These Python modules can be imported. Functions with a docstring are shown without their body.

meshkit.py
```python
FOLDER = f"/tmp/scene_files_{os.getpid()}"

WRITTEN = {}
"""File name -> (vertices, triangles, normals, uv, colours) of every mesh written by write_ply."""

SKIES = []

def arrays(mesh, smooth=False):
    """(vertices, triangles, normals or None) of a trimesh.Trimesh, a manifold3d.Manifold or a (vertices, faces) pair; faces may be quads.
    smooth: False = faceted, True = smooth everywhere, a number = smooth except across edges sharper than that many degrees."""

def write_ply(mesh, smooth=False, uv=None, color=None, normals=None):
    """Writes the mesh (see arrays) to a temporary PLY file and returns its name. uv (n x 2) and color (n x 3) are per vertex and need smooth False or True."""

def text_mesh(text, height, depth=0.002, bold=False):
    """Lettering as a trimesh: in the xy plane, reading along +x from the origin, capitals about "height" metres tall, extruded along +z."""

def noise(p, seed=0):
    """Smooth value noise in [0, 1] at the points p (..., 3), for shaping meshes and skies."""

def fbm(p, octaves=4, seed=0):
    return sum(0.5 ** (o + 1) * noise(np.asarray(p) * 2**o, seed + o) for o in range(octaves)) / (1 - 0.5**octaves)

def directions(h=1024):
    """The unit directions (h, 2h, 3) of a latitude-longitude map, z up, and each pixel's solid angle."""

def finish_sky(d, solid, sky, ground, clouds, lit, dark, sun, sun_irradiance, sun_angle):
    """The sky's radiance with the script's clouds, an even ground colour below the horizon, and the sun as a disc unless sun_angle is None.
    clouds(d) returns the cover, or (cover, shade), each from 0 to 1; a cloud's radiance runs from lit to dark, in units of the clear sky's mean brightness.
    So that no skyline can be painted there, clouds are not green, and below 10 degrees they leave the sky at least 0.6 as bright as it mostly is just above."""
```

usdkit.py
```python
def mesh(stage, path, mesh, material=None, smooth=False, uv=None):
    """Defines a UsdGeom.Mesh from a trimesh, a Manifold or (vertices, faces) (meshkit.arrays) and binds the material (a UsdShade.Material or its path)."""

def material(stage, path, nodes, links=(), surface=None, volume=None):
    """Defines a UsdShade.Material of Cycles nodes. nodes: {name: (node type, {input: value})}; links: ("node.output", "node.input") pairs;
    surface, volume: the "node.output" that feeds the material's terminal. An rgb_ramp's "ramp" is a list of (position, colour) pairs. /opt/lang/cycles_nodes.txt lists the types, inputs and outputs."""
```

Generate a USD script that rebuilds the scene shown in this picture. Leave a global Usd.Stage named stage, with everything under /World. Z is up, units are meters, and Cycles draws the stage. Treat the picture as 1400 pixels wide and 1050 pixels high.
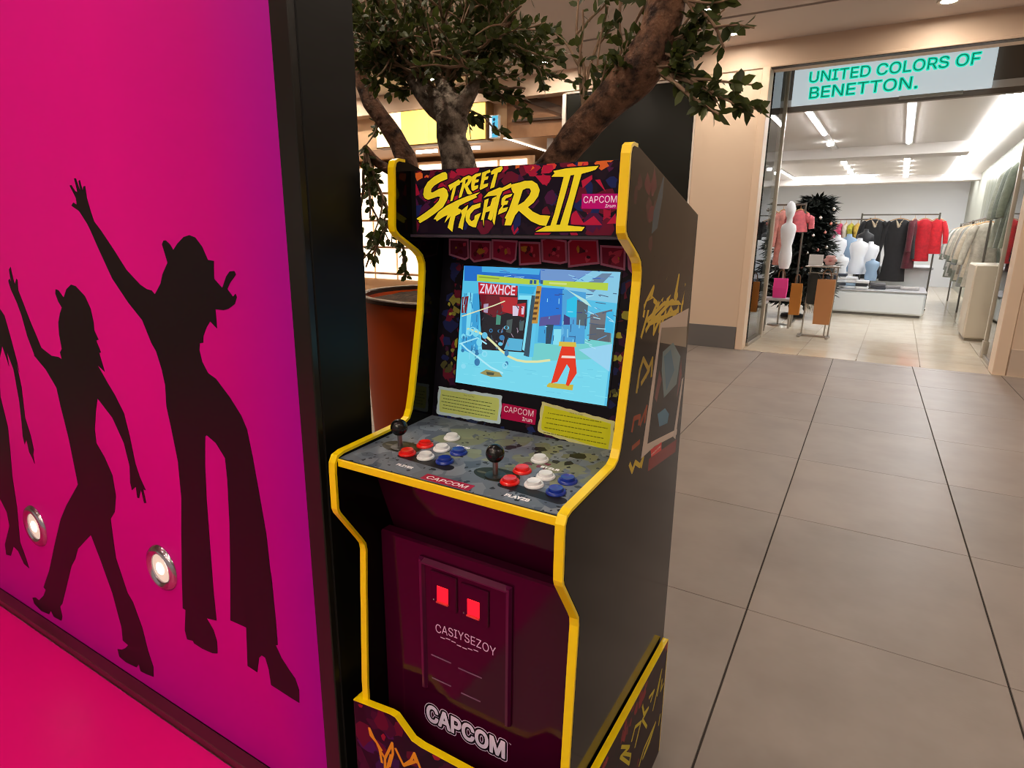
import math, random
import numpy as np, trimesh, usdkit, meshkit
import manifold3d as m3
from pxr import Usd, UsdGeom, UsdShade, UsdLux, Gf, Sdf, Vt
from shapely.geometry import Polygon, MultiPolygon, LineString, Point, box as sbox
from shapely.ops import unary_union
from shapely import affinity

stage = Usd.Stage.CreateInMemory()
UsdGeom.SetStageUpAxis(stage, 'Z'); UsdGeom.SetStageMetersPerUnit(stage, 1.0)
UsdGeom.Xform.Define(stage, '/World'); UsdGeom.Scope.Define(stage, '/World/Looks')

# ---------------------------------------------------------------- camera, sky light, exposure
FPX, PITCH, ROLL, YAW, CAMZ = 820.0, .2415, .0113, .528, 1.35
_fh = np.array([-math.sin(YAW), math.cos(YAW), 0]); _rh = np.array([math.cos(YAW), math.sin(YAW), 0]); _z = np.array([0, 0, 1.])
CF = math.cos(PITCH)*_fh - math.sin(PITCH)*_z; _u = math.sin(PITCH)*_fh + math.cos(PITCH)*_z
CR = math.cos(ROLL)*_rh + math.sin(ROLL)*_u; CU = -math.sin(ROLL)*_rh + math.cos(ROLL)*_u
CP = np.array([0, 0, CAMZ])
cam = UsdGeom.Camera.Define(stage, '/World/camera')
cam.CreateHorizontalApertureAttr(36.0); cam.CreateVerticalApertureAttr(27.0); cam.CreateFocalLengthAttr(36.0*FPX/1400)
cam.CreateClippingRangeAttr(Gf.Vec2f(0.05, 200)); cam.CreateExposureAttr(0.0)
cam.AddTransformOp().Set(Gf.Matrix4d(*[*CR, 0, *CU, 0, *(-CF), 0, *CP, 1]))
dome = UsdLux.DomeLight.Define(stage, '/World/mall_daylight')      # the even light of the rest of the mall
dome.CreateColorAttr(Gf.Vec3f(1.0, .91, .82)); dome.CreateIntensityAttr(.13)
LAMP, SHOPL = 330.0, 3.6          # radiance of the mall downlights, factor on the shop's lamps

# ---------------------------------------------------------------- helpers
def S(r, g, b):                                                       # sRGB 0-255 to linear
    c = np.array([r, g, b])/255.0
    return tuple(np.where(c <= .04045, c/12.92, ((c+.055)/1.055)**2.4))
def ray(px, py): return CF + (px-700)/FPX*CR - (py-525)/FPX*CU
def on(ax, val, px, py):                                              # the point where a line of sight meets the plane x, y or z = val
    d = ray(px, py); k = 'xyz'.index(ax); return CP + (val-CP[k])/d[k]*d
MATS = {}
def mat(name, col, rough=.5, metal=0., coat=0., emit=None, es=0., spec=.5, bump=None, var=None, sheen=0., trans=0., alpha=None):
    """Principled material; var = (scale, second colour, contrast) mottles it, bump = (scale, strength)."""
    if name in MATS: return MATS[name]
    nodes = {'p': ('principled_bsdf', dict(base_color=col, roughness=rough, metallic=metal, coat_weight=coat, specular_ior_level=spec, sheen_weight=sheen, transmission_weight=trans))}
    links = []
    if alpha is not None: nodes['p'][1]['alpha'] = alpha
    if emit is not None: nodes['p'][1].update(emission_color=emit, emission_strength=es)
    if var or bump: nodes['g'] = ('texture_coordinate', {})
    if var:
        sc, c2, lo, hi = var
        nodes['n'] = ('noise_texture', dict(scale=sc, detail=5., roughness=.6))
        nodes['r'] = ('rgb_ramp', dict(ramp=[(lo, col), (hi, c2)]))
        links += [('g.object', 'n.vector'), ('n.fac', 'r.fac'), ('r.color', 'p.base_color')]
    if bump:
        nodes['bn'] = ('noise_texture', dict(scale=bump[0], detail=4.)); nodes['b'] = ('bump', dict(strength=bump[1], distance=.01))
        links += [('g.object', 'bn.vector'), ('bn.fac', 'b.height'), ('b.normal', 'p.normal')]
    MATS[name] = usdkit.material(stage, '/World/Looks/'+name, nodes, links, surface='p.BSDF'); return MATS[name]
def print_mat(name, rough=.35, emit=0., coat=0., base=1., noise=None):
    """Flat print: colour read from the mesh's primvar 'ink'."""
    if name in MATS: return MATS[name]
    nodes = {'a': ('attribute', dict(attribute='ink')), 'p': ('principled_bsdf', dict(roughness=rough, emission_strength=emit, coat_weight=coat, specular_ior_level=.14))}
    links = []
    if base >= 1: links.append(('a.color', 'p.base_color'))
    else: nodes['p'][1]['base_color'] = (base*.02,)*3
    if emit > 0: links.append(('a.color', 'p.emission_color'))
    MATS[name] = usdkit.material(stage, '/World/Looks/'+name, nodes, links, surface='p.BSDF'); return MATS[name]
def pane_mat(name, tint=(.93, .97, .96), ior=1.5, rough=.0):
    nodes = {'t': ('transparent_bsdf', dict(color=tint)), 'g': ('glossy_bsdf', dict(color=(1, 1, 1), roughness=rough)), 'f': ('fresnel', dict(IOR=ior)), 'm': ('mix_closure', {})}
    MATS[name] = usdkit.material(stage, '/World/Looks/'+name, nodes, [('f.fac', 'm.fac'), ('t.BSDF', 'm.closure1'), ('g.BSDF', 'm.closure2')], surface='m.closure'); return MATS[name]
USED = {}
def path_for(parent, name):
    base = str(parent.GetPath()) if parent else '/World'
    k = USED.get((base, name), -1) + 1; USED[base, name] = k
    return f'{base}/{name}' + (f'_{k:03d}' if k else '')
def tag(p, label=None, cat=None, group=None, kind=None):
    for k, v in (('label', label), ('category', cat), ('group', group), ('kind', kind)):
        if v: p.SetCustomDataByKey(k, v)
    return p
def thing(name, label, cat, group=None, loc=None, rotz=0., kind=None, parent=None):
    x = UsdGeom.Xform.Define(stage, path_for(parent, name))
    if loc is not None: x.AddTranslateOp().Set(Gf.Vec3d(*map(float, loc)))
    if rotz: x.AddRotateZOp().Set(float(math.degrees(rotz)))
    return tag(x.GetPrim(), label, cat, group, kind)
def obj(name, mesh, m, parent=None, smooth=False, label=None, cat=None, group=None, kind=None):
    if isinstance(mesh, list): mesh = trimesh.util.concatenate(mesh)
    p = usdkit.mesh(stage, path_for(parent, name), mesh, m, smooth=smooth).GetPrim()
    return tag(p, label, cat, group, kind)
def struct(name, mesh, m, parent=None, smooth=False): return obj(name, mesh, m, parent, smooth, kind='structure' if parent is None else None)
def bx(x0, x1, y0, y1, z0, z1, b=0.):
    """Box, its edges chamfered by b."""
    if b <= 0:
        m = trimesh.creation.box([x1-x0, y1-y0, z1-z0]); m.apply_translation([(x0+x1)/2, (y0+y1)/2, (z0+z1)/2]); return m
    pts = []
    for X, sx in ((x0, 1), (x1, -1)):
        for Y, sy in ((y0, 1), (y1, -1)):
            for Z, sz in ((z0, 1), (z1, -1)):
                pts += [(X, Y+sy*b, Z+sz*b), (X+sx*b, Y, Z+sz*b), (X+sx*b, Y+sy*b, Z)]
    return trimesh.convex.convex_hull(np.array(pts))
def hull(pts): return trimesh.convex.convex_hull(np.array(pts, float))
def cyl(r, p0, p1, n=20):
    return trimesh.creation.cylinder(radius=r, segment=[p0, p1], sections=n)
def lathe(prof, n=40, at=(0, 0, 0), axis=None):
    m = trimesh.creation.revolve(np.array(prof, float), sections=n)
    if axis is not None: m.apply_transform(trimesh.geometry.align_vectors([0, 0, 1], axis))
    m.apply_translation(at); return m
def ball(r, c, sub=3): m = trimesh.creation.icosphere(sub, r); m.apply_translation(c); return m
def geoms(g): return [q for q in getattr(g, 'geoms', [g]) if q.geom_type == 'Polygon' and q.area > 1e-12]
class Plane:
    """A flat frame: origin o, axes u and v, facing n."""
    def __init__(s, o, u, v):
        s.o, s.u, s.v = (np.asarray(a, float) for a in (o, u, v)); s.u = s.u/np.linalg.norm(s.u); s.v = s.v/np.linalg.norm(s.v); s.n = np.cross(s.u, s.v)
    def at(s, px, py):
        d = ray(px, py); p = CP + d*(np.dot(s.o-CP, s.n)/np.dot(d, s.n)) - s.o; return float(p@s.u), float(p@s.v)
    def poly(s, pts, org=(0, 0), sc=1.): return Polygon([s.at(org[0]+a/sc, org[1]+b/sc) for a, b in pts]).buffer(0)
    def to3(s, q, off=0.): q = np.asarray(q, float); return s.o + q[:, :1]*s.u + q[:, 1:2]*s.v + off*s.n
    def pt(s, a, b, off=0.): return s.o + a*s.u + b*s.v + off*s.n
def prism(poly, fr, d0, d1):
    """The 2-D shape on a frame, extruded from d0 to d1 along its normal."""
    out = []
    for g in geoms(poly):
        m = trimesh.creation.extrude_polygon(g, d1-d0, engine='earcut'); v = np.array(m.vertices)
        out.append(trimesh.Trimesh(fr.to3(v[:, :2]) + (v[:, 2:]+d0)*fr.n, m.faces, process=False))
    return trimesh.util.concatenate(out)
def ink(name, layers, fr, m, parent, off=.0004, label=None, clip=None, kind=None):
    """Flat print: (shape, colour) layers painted over each other become one flat mesh with a colour per vertex."""
    acc, V, Fc, C, n = None, [], [], [], 0
    for g, c in reversed(layers):
        if clip is not None: g = g.intersection(clip)
        vis = g if acc is None else g.difference(acc)
        acc = g if acc is None else acc.union(g)
        for q in geoms(vis):
            try: v, f = trimesh.creation.triangulate_polygon(q, engine='earcut')
            except Exception: continue
            if not len(f): continue
            V.append(fr.to3(v, off)); Fc.append(np.asarray(f)+n); C.append(np.tile(np.asarray(c, float), (len(v), 1))); n += len(v)
    V, Fc, C = np.vstack(V), np.vstack(Fc), np.vstack(C)
    a = np.cross(V[Fc[:, 1]]-V[Fc[:, 0]], V[Fc[:, 2]]-V[Fc[:, 0]])@fr.n; Fc[a < 0] = Fc[a < 0][:, ::-1]
    me = usdkit.mesh(stage, path_for(parent, name), (V, Fc), m)
    UsdGeom.PrimvarsAPI(me).CreatePrimvar('ink', Sdf.ValueTypeNames.Color3fArray, 'vertex').Set(Vt.Vec3fArray.FromNumpy(C.astype(np.float32)))
    return tag(me.GetPrim(), label, kind=kind)
_TX = {}
def text(s, height, bold=False, at=(0, 0), shear=0., sx=1., rot=0.):
    """Lettering as a flat shape, capitals about height tall."""
    if (s, bold) not in _TX:
        m = meshkit.text_mesh(s, 1.0, .1, bold); v, f = np.array(m.vertices), np.array(m.faces)
        low = f[(v[f][:, :, 2] < 1e-6).all(1)]
        _TX[s, bold] = unary_union([Polygon(v[t][:, :2]).buffer(1e-5) for t in low])
    g = affinity.affine_transform(_TX[s, bold], [height*sx, height*shear, 0, height, 0, 0])
    if rot: g = affinity.rotate(g, rot, origin=(0, 0))
    return affinity.translate(g, *at)
def fit_text(s, x0, x1, y0, y1, bold=False, shear=0.):
    g = text(s, 1., bold, shear=shear); a = g.bounds
    g = affinity.translate(g, -a[0], -a[1]); g = affinity.scale(g, (x1-x0)/(a[2]-a[0]), (y1-y0)/(a[3]-a[1]), origin=(0, 0)); return affinity.translate(g, x0, y0)
def sweep(pts, radii, sides=12, seed=0, rough=0., cap=True):
    """A bent tube of varying radius along points (Catmull-Rom), its skin knobbled by rough."""
    p = np.asarray(pts, float); r = np.asarray(radii, float)
    if len(p) > 2:
        q = np.vstack([2*p[0]-p[1], p, 2*p[-1]-p[-2]]); P, Rr = [], []
        for i in range(len(p)-1):
            for t in np.linspace(0, 1, 7)[:-1]:
                a, b, c, d = q[i:i+4]; P.append(.5*((2*b)+(-a+c)*t+(2*a-5*b+4*c-d)*t*t+(-a+3*b-3*c+d)*t**3)); Rr.append(r[i]*(1-t)+r[i+1]*t)
        P.append(p[-1]); Rr.append(r[-1]); p, r = np.array(P), np.array(Rr)
    t = np.gradient(p, axis=0); t /= np.linalg.norm(t, axis=1, keepdims=True)+1e-12
    a = np.cross(t, [0.13, .31, .94]); bad = np.linalg.norm(a, axis=1) < .2
    a[bad] = np.cross(t[bad], [1, 0, 0]); a /= np.linalg.norm(a, axis=1, keepdims=True); b = np.cross(t, a)
    ang = np.arange(sides)*2*np.pi/sides
    v = p[:, None]+r[:, None, None]*(np.cos(ang)[None, :, None]*a[:, None]+np.sin(ang)[None, :, None]*b[:, None])
    if rough:
        k = (meshkit.fbm(v*9/ .1*.12, 3, seed)-.5)*2; v = p[:, None]+(v-p[:, None])*(1+rough*k[..., None])
    n = len(p); v = v.reshape(-1, 3)
    i, j = np.meshgrid(np.arange(n-1), np.arange(sides), indexing='ij')
    f = np.stack([i*sides+j, i*sides+(j+1) % sides, (i+1)*sides+(j+1) % sides, (i+1)*sides+j], -1).reshape(-1, 4)
    f = np.vstack([f[:, [0, 1, 2]], f[:, [0, 2, 3]]])
    if cap:
        v = np.vstack([v, p[:1], p[-1:]]); k = n*sides
        jj = np.arange(sides); f = np.vstack([f, np.stack([np.full(sides, k), (jj+1) % sides, jj], 1), np.stack([np.full(sides, k+1), (n-1)*sides+jj, (n-1)*sides+(jj+1) % sides], 1)])
    return trimesh.Trimesh(v, f, process=False)
def blotches(rng, w, h, n, cols, r0, r1, x0=0, y0=0):
    """Random ragged paint blotches for the printed camouflage of the cabinet."""
    out = []
    for _ in range(n):
        cx, cy, r = x0+rng.random()*w, y0+rng.random()*h, r0+rng.random()*(r1-r0); k = rng.randint(5, 9); st = rng.random()*6.28; ax = .6+rng.random()*.8
        out.append((Polygon([(cx+r*ax*(.45+.75*rng.random())*math.cos(st+i*6.283/k), cy+r*(.45+.75*rng.random())*math.sin(st+i*6.283/k)) for i in range(k)]).buffer(0), rng.choice(cols)))
    return out
# ---------------------------------------------------------------- the mall: floor, ceiling, shop fronts
rng = random.Random(7)
TX, TY, TX0, TY0, YF = .777, .925, -.231, 6.79, 7.85
M_TILE = [mat(f'floor_tile_{i}', S(*c), rough=.42, spec=.42, var=(2.6, S(*d), .35, .7), bump=(160, .03)) for i, (c, d) in enumerate((((146, 136, 130), (133, 123, 117)), ((142, 133, 127), (130, 120, 115)), ((149, 138, 131), (137, 125, 118))))]
M_GROUT = mat('grout', S(52, 46, 42), rough=.9)
floor = thing('floor', None, None, kind='structure')
obj('screed', bx(-11, 8, -9, YF, -.06, -.004), M_GROUT, floor)
rest = []
for j in range(-13, 10):
    for k in range(-2, 17):
        x0, x1 = TX0+j*TX+.003, TX0+(j+1)*TX-.003; y1, y0 = TY0-k*TY+TY-.0012, TY0-k*TY+.0012
        if k == -2: y0, y1 = TY0+2*TY-TY+.0012-TY+TY, YF
        if k == -2: y0 = TY0+TY+.0012
        if k == -1: y0, y1 = TY0+.0012, TY0+TY-.0012
        if k >= 0: y0, y1 = TY0-(k+1)*TY+.0012, TY0-k*TY-.0012
        m = bx(x0, x1, y0, y1, -.006, 0, .0012)
        if j >= -2 and j <= 5 and y1 > .8: obj('tile', m, M_TILE[rng.randrange(3)], floor)
        else: rest.append(m)
obj('tile_field', rest, M_TILE[0], floor, kind='stuff')

M_CEIL = mat('ceiling_paint', S(214, 202, 197), rough=.8)
M_DARK = mat('dark_void', S(30, 26, 24), rough=.8)
ceil = thing('ceiling', None, None, kind='structure')
for a, b in ((-8, 1.2), (1.27, 4.1), (4.17, 5.45), (5.52, 6.84), (6.9, YF)): obj('ceiling_panel', bx(-11, 8, a, b, 3.5, 3.56), M_CEIL, ceil)
obj('slot_void', bx(-11, 8, -8, YF, 3.6, 3.64), M_DARK, ceil)

M_CREAM = mat('cream_wall', S(226, 203, 180), rough=.55, bump=(40, .02))
M_FASC = mat('fascia_paint', S(220, 196, 174), rough=.5)
M_SKIRT = mat('grey_skirting', S(112, 110, 110), rough=.4)
M_BRONZE = mat('bronze_trim', S(70, 60, 50), rough=.4, metal=.3)
wb = thing('wall_back', None, None, kind='structure')
obj('pier', bx(-2.05, -1.335, YF, YF+.3, 0, 3.235, .004), M_CREAM, wb)
obj('pier', bx(1.36, 6.5, YF, YF+.3, 0, 3.235, .004), M_CREAM, wb)
obj('pier', bx(-3.84, -2.05, YF+.06, YF+.3, 0, 3.235), M_CREAM, wb)
obj('pier', bx(-11, -9.2, YF, YF+.3, 0, 3.235), M_CREAM, wb)
obj('fascia', bx(-11, 8, YF, YF+.32, 3.24, 3.6, .004), M_FASC, wb)
struct('wall_left', bx(-11.1, -11, -8, YF+.3, 0, 3.6), M_CREAM)
struct('wall_right_end', bx(8, 8.1, -8, YF+.3, 0, 3.6), M_CREAM)
obj('pier', bx(6.5, 8, YF, YF+.3, 0, 3.235), M_CREAM, wb)
struct('trim_1', bx(-11, 6.5, YF-.018, YF-.001, 3.225, 3.25, .003), M_FASC)
struct('baseboard_back', [bx(-2.04, -1.34, YF-.014, YF-.001, 0, .28, .003)], M_SKIRT)
struct('baseboard_right', bx(1.365, 6.5, YF-.014, YF-.001, 0, .28, .003), mat('pale_skirting', S(206, 188, 172), rough=.45))
struct('trim_2', [bx(-1.333, -1.25, YF-.02, YF+.24, 0, 3.235, .004), bx(1.245, 1.355, YF-.02, YF+.24, 0, 3.235, .004)], mat('cream_jamb', S(236, 212, 188), rough=.4))
struct('trim_3', bx(-1.25, 1.245, YF+.0, YF+.10, 3.222, 3.2395), M_BRONZE)

dp = thing('wall_panel', 'tall glossy black panel on the cream wall behind the leaning tree stem', 'panel')
obj('panel_face', bx(-3.78, -2.075, YF+.005, YF+.055, 0.02, 3.19, .003), mat('black_gloss_panel', S(22, 23, 17), rough=.3, spec=.3), dp)
M_WHITE_FR = mat('white_frame', S(225, 215, 205), rough=.4)
for b in (bx(-3.84, -3.785, YF-.012, YF+.058, 0, 3.2, .003), bx(-2.072, -2.05, YF-.012, YF+.058, 0, 3.2, .003), bx(-3.785, -2.072, YF-.012, YF+.058, 3.192, 3.215, .003)): obj('frame', b, M_WHITE_FR, dp)

# downlights of the mall ceiling
M_RING = mat('lamp_ring', S(215, 205, 195), rough=.35)
M_LENS = mat('lamp_lens', (1, .9, .75), emit=(1.0, .86, .70), es=LAMP)
def downlight(x, y, label, group=None):
    t = thing('downlight', label, 'ceiling light', group, (x, y, 3.5))
    obj('ring', lathe([(.062, -.001), (.066, -.010), (.09, -.012), (.098, -.001), (.062, -.001)], 28), M_RING, t, smooth=40)
    obj('lens', lathe([(0, -.006), (.061, -.006), (.061, -.0015), (0, -.0015)], 24), M_LENS, t)
downlight(-1.69, 6.56, 'round ceiling downlight glowing behind the leaves of the leaning stem')
downlight(-1.6, 7.36, 'round ceiling downlight close to the fascia above the cream pier')
downlight(.31, 7.36, 'round ceiling downlight near the top edge above the shop sign')
downlight(-3.85, 7.4, 'round ceiling downlight close to the fascia above the black panel')
for x, y in ((-5.7, 7.4), (2.2, 7.36), (4.1, 7.36), (-7.6, 7.4), (-3.4, 3.2), (-1.2, 3.4), (.9, 3.4), (2.9, 3.4), (4.9, 3.4), (-5.6, 3.2), (-3.4, -.6), (-1.6, -.3), (-.5, -1.2), (.5, -.6), (-1.4, -2.2), (-.6, -2.6), (.3, -2.3), (-3.2, -2.4), (2.2, -2.4), (-1.4, -3.4), (-.5, -3.6), (.5, -3.5), (-2.2, -4.6), (-1., -4.8), (.2, -4.7), (1.3, -4.4), (-.4, -6.2), (1., -6.), (-1.8, -6.1), (2.2, .4), (4.2, .4), (-1.45, 1.15), (-2.3, 1.25), (-3.4, 1.4), (-7.6, 3.2), (1.0, 5.3), (3.2, 5.3), (-3.6, 5.3), (-6, 5.3), (-7.6, 5.6), (-5.2, 6.5), (-6.7, 6.6), (-9, 6.6)):  # unseen ceiling grid, with extra rows added to brighten cabinet, planter and left ceiling
    downlight(x, y, 'round recessed downlight added outside the frame to light the mall', 'downlights added outside the frame')

# ---------------------------------------------------------------- the clothes shop (turned a little against the mall)
RS = .031
def W(a, d, z=0.): return np.array([a*math.cos(RS)+d*math.sin(RS), YF-a*math.sin(RS)+d*math.cos(RS), z])
MW = np.eye(4); MW[:2, :2] = [[math.cos(RS), math.sin(RS)], [-math.sin(RS), math.cos(RS)]]; MW[1, 3] = YF
def wm(m):
    if isinstance(m, list): m = trimesh.util.concatenate(m)
    m.apply_transform(MW); return m
M_STILE = [mat(f'shop_tile_{i}', S(*c), rough=.13, spec=.55, var=(3., S(*d), .4, .7)) for i, (c, d) in enumerate((((226, 212, 192), (216, 200, 178)), ((230, 218, 200), (220, 206, 186))))]
sf = thing('shop_floor', None, None, kind='structure')
obj('screed', wm(bx(-4.2, 1.75, .15, 15, -.06, -.004)), mat('shop_grout', S(150, 138, 120), rough=.8), sf)
far = []
for i in range(-7, 3):
    for k in range(0, 24):
        m = bx(i*.62+.003, (i+1)*.62-.003, max(.0, k*.62-.1)+.003, (k+1)*.62-.1-.003, -.006, .001, .0008)
        m = wm(m)
        if i > -4 and k < 9: obj('tile', m, M_STILE[rng.randrange(2)], sf)
        else: far.append(m)
obj('tile_field', far, M_STILE[0], sf, kind='stuff')
M_SWALL = mat('shop_wall', S(226, 228, 232), rough=.6)
sw = thing('shop_wall', None, None, kind='structure')
obj('side', wm(bx(1.75, 1.85, .3, 15, 0, 3.05)), mat('shop_wall_sage', S(168, 168, 156), rough=.5), sw)
obj('side', wm(bx(-4.3, -4.2, .3, 15, 0, 3.05)), M_SWALL, sw)
obj('back', wm(bx(-4.3, 1.85, 14.6, 14.7, 0, 3.05)), M_SWALL, sw)
struct('shop_ceiling', [wm(bx(-4.3, 1.85, 1.2, 14.7, 3.02, 3.1)), wm(bx(-4.2, 1.05, 5.5, 6.1, 2.84, 3.02)), wm(bx(-4.2, 1.75, 11.8, 12.2, 2.86, 3.02))], mat('shop_ceiling', S(222, 216, 212), rough=.8))
struct('shop_bulkhead', wm(bx(-4.3, 1.85, 1.215, 1.3, 2.96, 3.6)), mat('bulkhead_taupe', S(118, 106, 94), rough=.5))
struct('vestibule_ceiling', wm(bx(-4.3, 1.85, .3, 1.2, 3.55, 3.6)), mat('vestibule_ceiling', S(120, 112, 104), rough=.7))
M_STRIP = mat('strip_light', (1, 1, 1), emit=(1, .99, .97), es=9.*SHOPL)
M_COVE = mat('cove_light', (1, 1, 1), emit=(.97, .99, 1.0), es=4.5*SHOPL)
cl = thing('cove_light', 'broad white strip of light along the ceiling above the right clothes rail', 'ceiling light')
obj('diffuser', wm(bx(1.06, 1.42, 1.3, 13.2, 2.985, 3.018)), M_COVE, cl)
def track(a, d0, d1, dots, label):
    t = thing('track_light', label, 'ceiling light')
    obj('rail', wm(bx(a-.05, a+.05, d0-.1, dots[-1]+.2 if len(dots) else d1+.1, 3.0, 3.019)), mat('white_rail', S(235, 235, 235), rough=.5), t)
    obj('tube', wm(bx(a-.02, a+.02, d0, d1, 2.98, 2.999, .004)), M_STRIP, t)
    for q in dots: obj('spot', wm(lathe([(0, -.05), (.05, -.05), (.06, .0), (0, .0)], 14, (a, q, 2.999))), M_STRIP, t)
track(.14, 1.35, 5.2, [6.6, 7.4, 8.3, 9.3, 10.4, 11.4], 'row of white ceiling lights running back from below the green lettering')
track(-1.02, 1.35, 3.6, [4.6, 6.5, 7.6, 8.6, 9.6, 10.6], 'row of white ceiling lights running back from the left end of the sign')
track(-2.5, 1.5, 12., [], 'row of white ceiling lights over the left part of the shop')
t = thing('strip_light', 'bright cross strip of light on the shop ceiling above the black bushy tree', 'ceiling light'); obj('tube', wm(bx(-2.4, -.55, 11.2, 11.5, 2.97, 3.018)), M_COVE, t)

# glazed entrance: side panes, posts, the lit sign
M_PANE = pane_mat('shop_glass', (.90, .95, .93), 1.5, .0)
M_STEEL = mat('brushed_steel', S(190, 186, 178), rough=.28, metal=.9)
M_POST = mat('pale_post', S(205, 196, 180), rough=.3, metal=.3)
for a0, lab in ((-1.262, 'left'), (1.275, 'right')):
    if a0 < 0: obj('glass_fin', wm(bx(-1.47, -1.24, 1.24, 1.256, .0025, 2.95)), pane_mat('green_glass', (.62, .70, .66), 1.6, .05), None, kind='structure')
    wdw = thing('window_1' if a0 < 0 else 'window_2', None, None, kind='structure')
    obj('pane', wm(bx(a0, a0+.012, .25, 1.12, .05, 3.5)), M_PANE, wdw)
    obj('rail', wm(bx(a0-.012, a0+.026, .25, 1.12, .003, .05, .004)), M_STEEL, wdw)
    obj('post', wm(bx(a0-.02, a0+.035, 1.12, 1.19, .003, 3.52, .005)), M_POST, wdw)
    if a0 > 0: obj('post_foot', wm(bx(a0-.03, a0+.045, 1.10, 1.21, .003, .2, .005)), M_POST, wdw)
    s = -1 if a0 < 0 else 1
    obj('pane', wm(bx(min(a0, a0+s*.45), max(a0, a0+s*.45), 1.15, 1.162, .05, 3.5)), M_PANE, wdw)
sign = thing('shop_sign', 'glowing white glass sign with green capital letters above the clothes shop entrance', 'sign')
SG = Plane(W(0, 1.13), W(1, 0)-W(0, 0), (0, 0, 1))
def sgx(px, py): return SG.at(px, py)
x0, zt = sgx(1088, 88); x1, _ = sgx(1352, 57); _, zb = sgx(1087, 149)
zb2 = sgx(1310, 119)[1]; zb = (zb+zb2)/2
obj('board', prism(sbox(x0, zb, x1+.1, zt+.25), SG, -.03, 0), mat('sign_glass', S(215, 225, 232), rough=.2, emit=(.62, .74, .80), es=.62), sign)
obj('glass_box', prism(sbox(.0, zb-.035, .62, zb-.001), SG, -.03, 0), mat('sign_grey', S(180, 186, 184), rough=.3), sign)
l1 = (sgx(1106.5, 112), sgx(1342, 70)); l2 = (sgx(1106.5, 134), sgx(1256, 105.4))
h1 = (sgx(1106.5, 97.6)[1]-sgx(1106.5, 112)[1]); h2 = sgx(1106.5, 118.7)[1]-sgx(1106.5, 134)[1]
z1 = (l1[0][1]+sgx(1342, 89)[1])/2; z2 = (l2[0][1]+sgx(1255, 122)[1])/2
T1 = fit_text('UNITED COLORS OF', l1[0][0], l1[1][0], z1, z1+h1); T2 = fit_text('BENETTON.', l2[0][0], l2[1][0], z2, z2+h2)
TT = unary_union([T1, T2]).buffer(-.0015)
for q in geoms(TT.buffer(.012)): obj('letter_glow', prism(q, SG, .001, .004), mat('sign_glow', (.05, .8, .6), emit=(.02, .80, .58), es=.75), sign)
for q in geoms(TT): obj('letter', prism(q, SG, .005, .02), mat('sign_green', S(0, 104, 80), emit=(.0, .25, .14), es=.75), sign)

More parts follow.
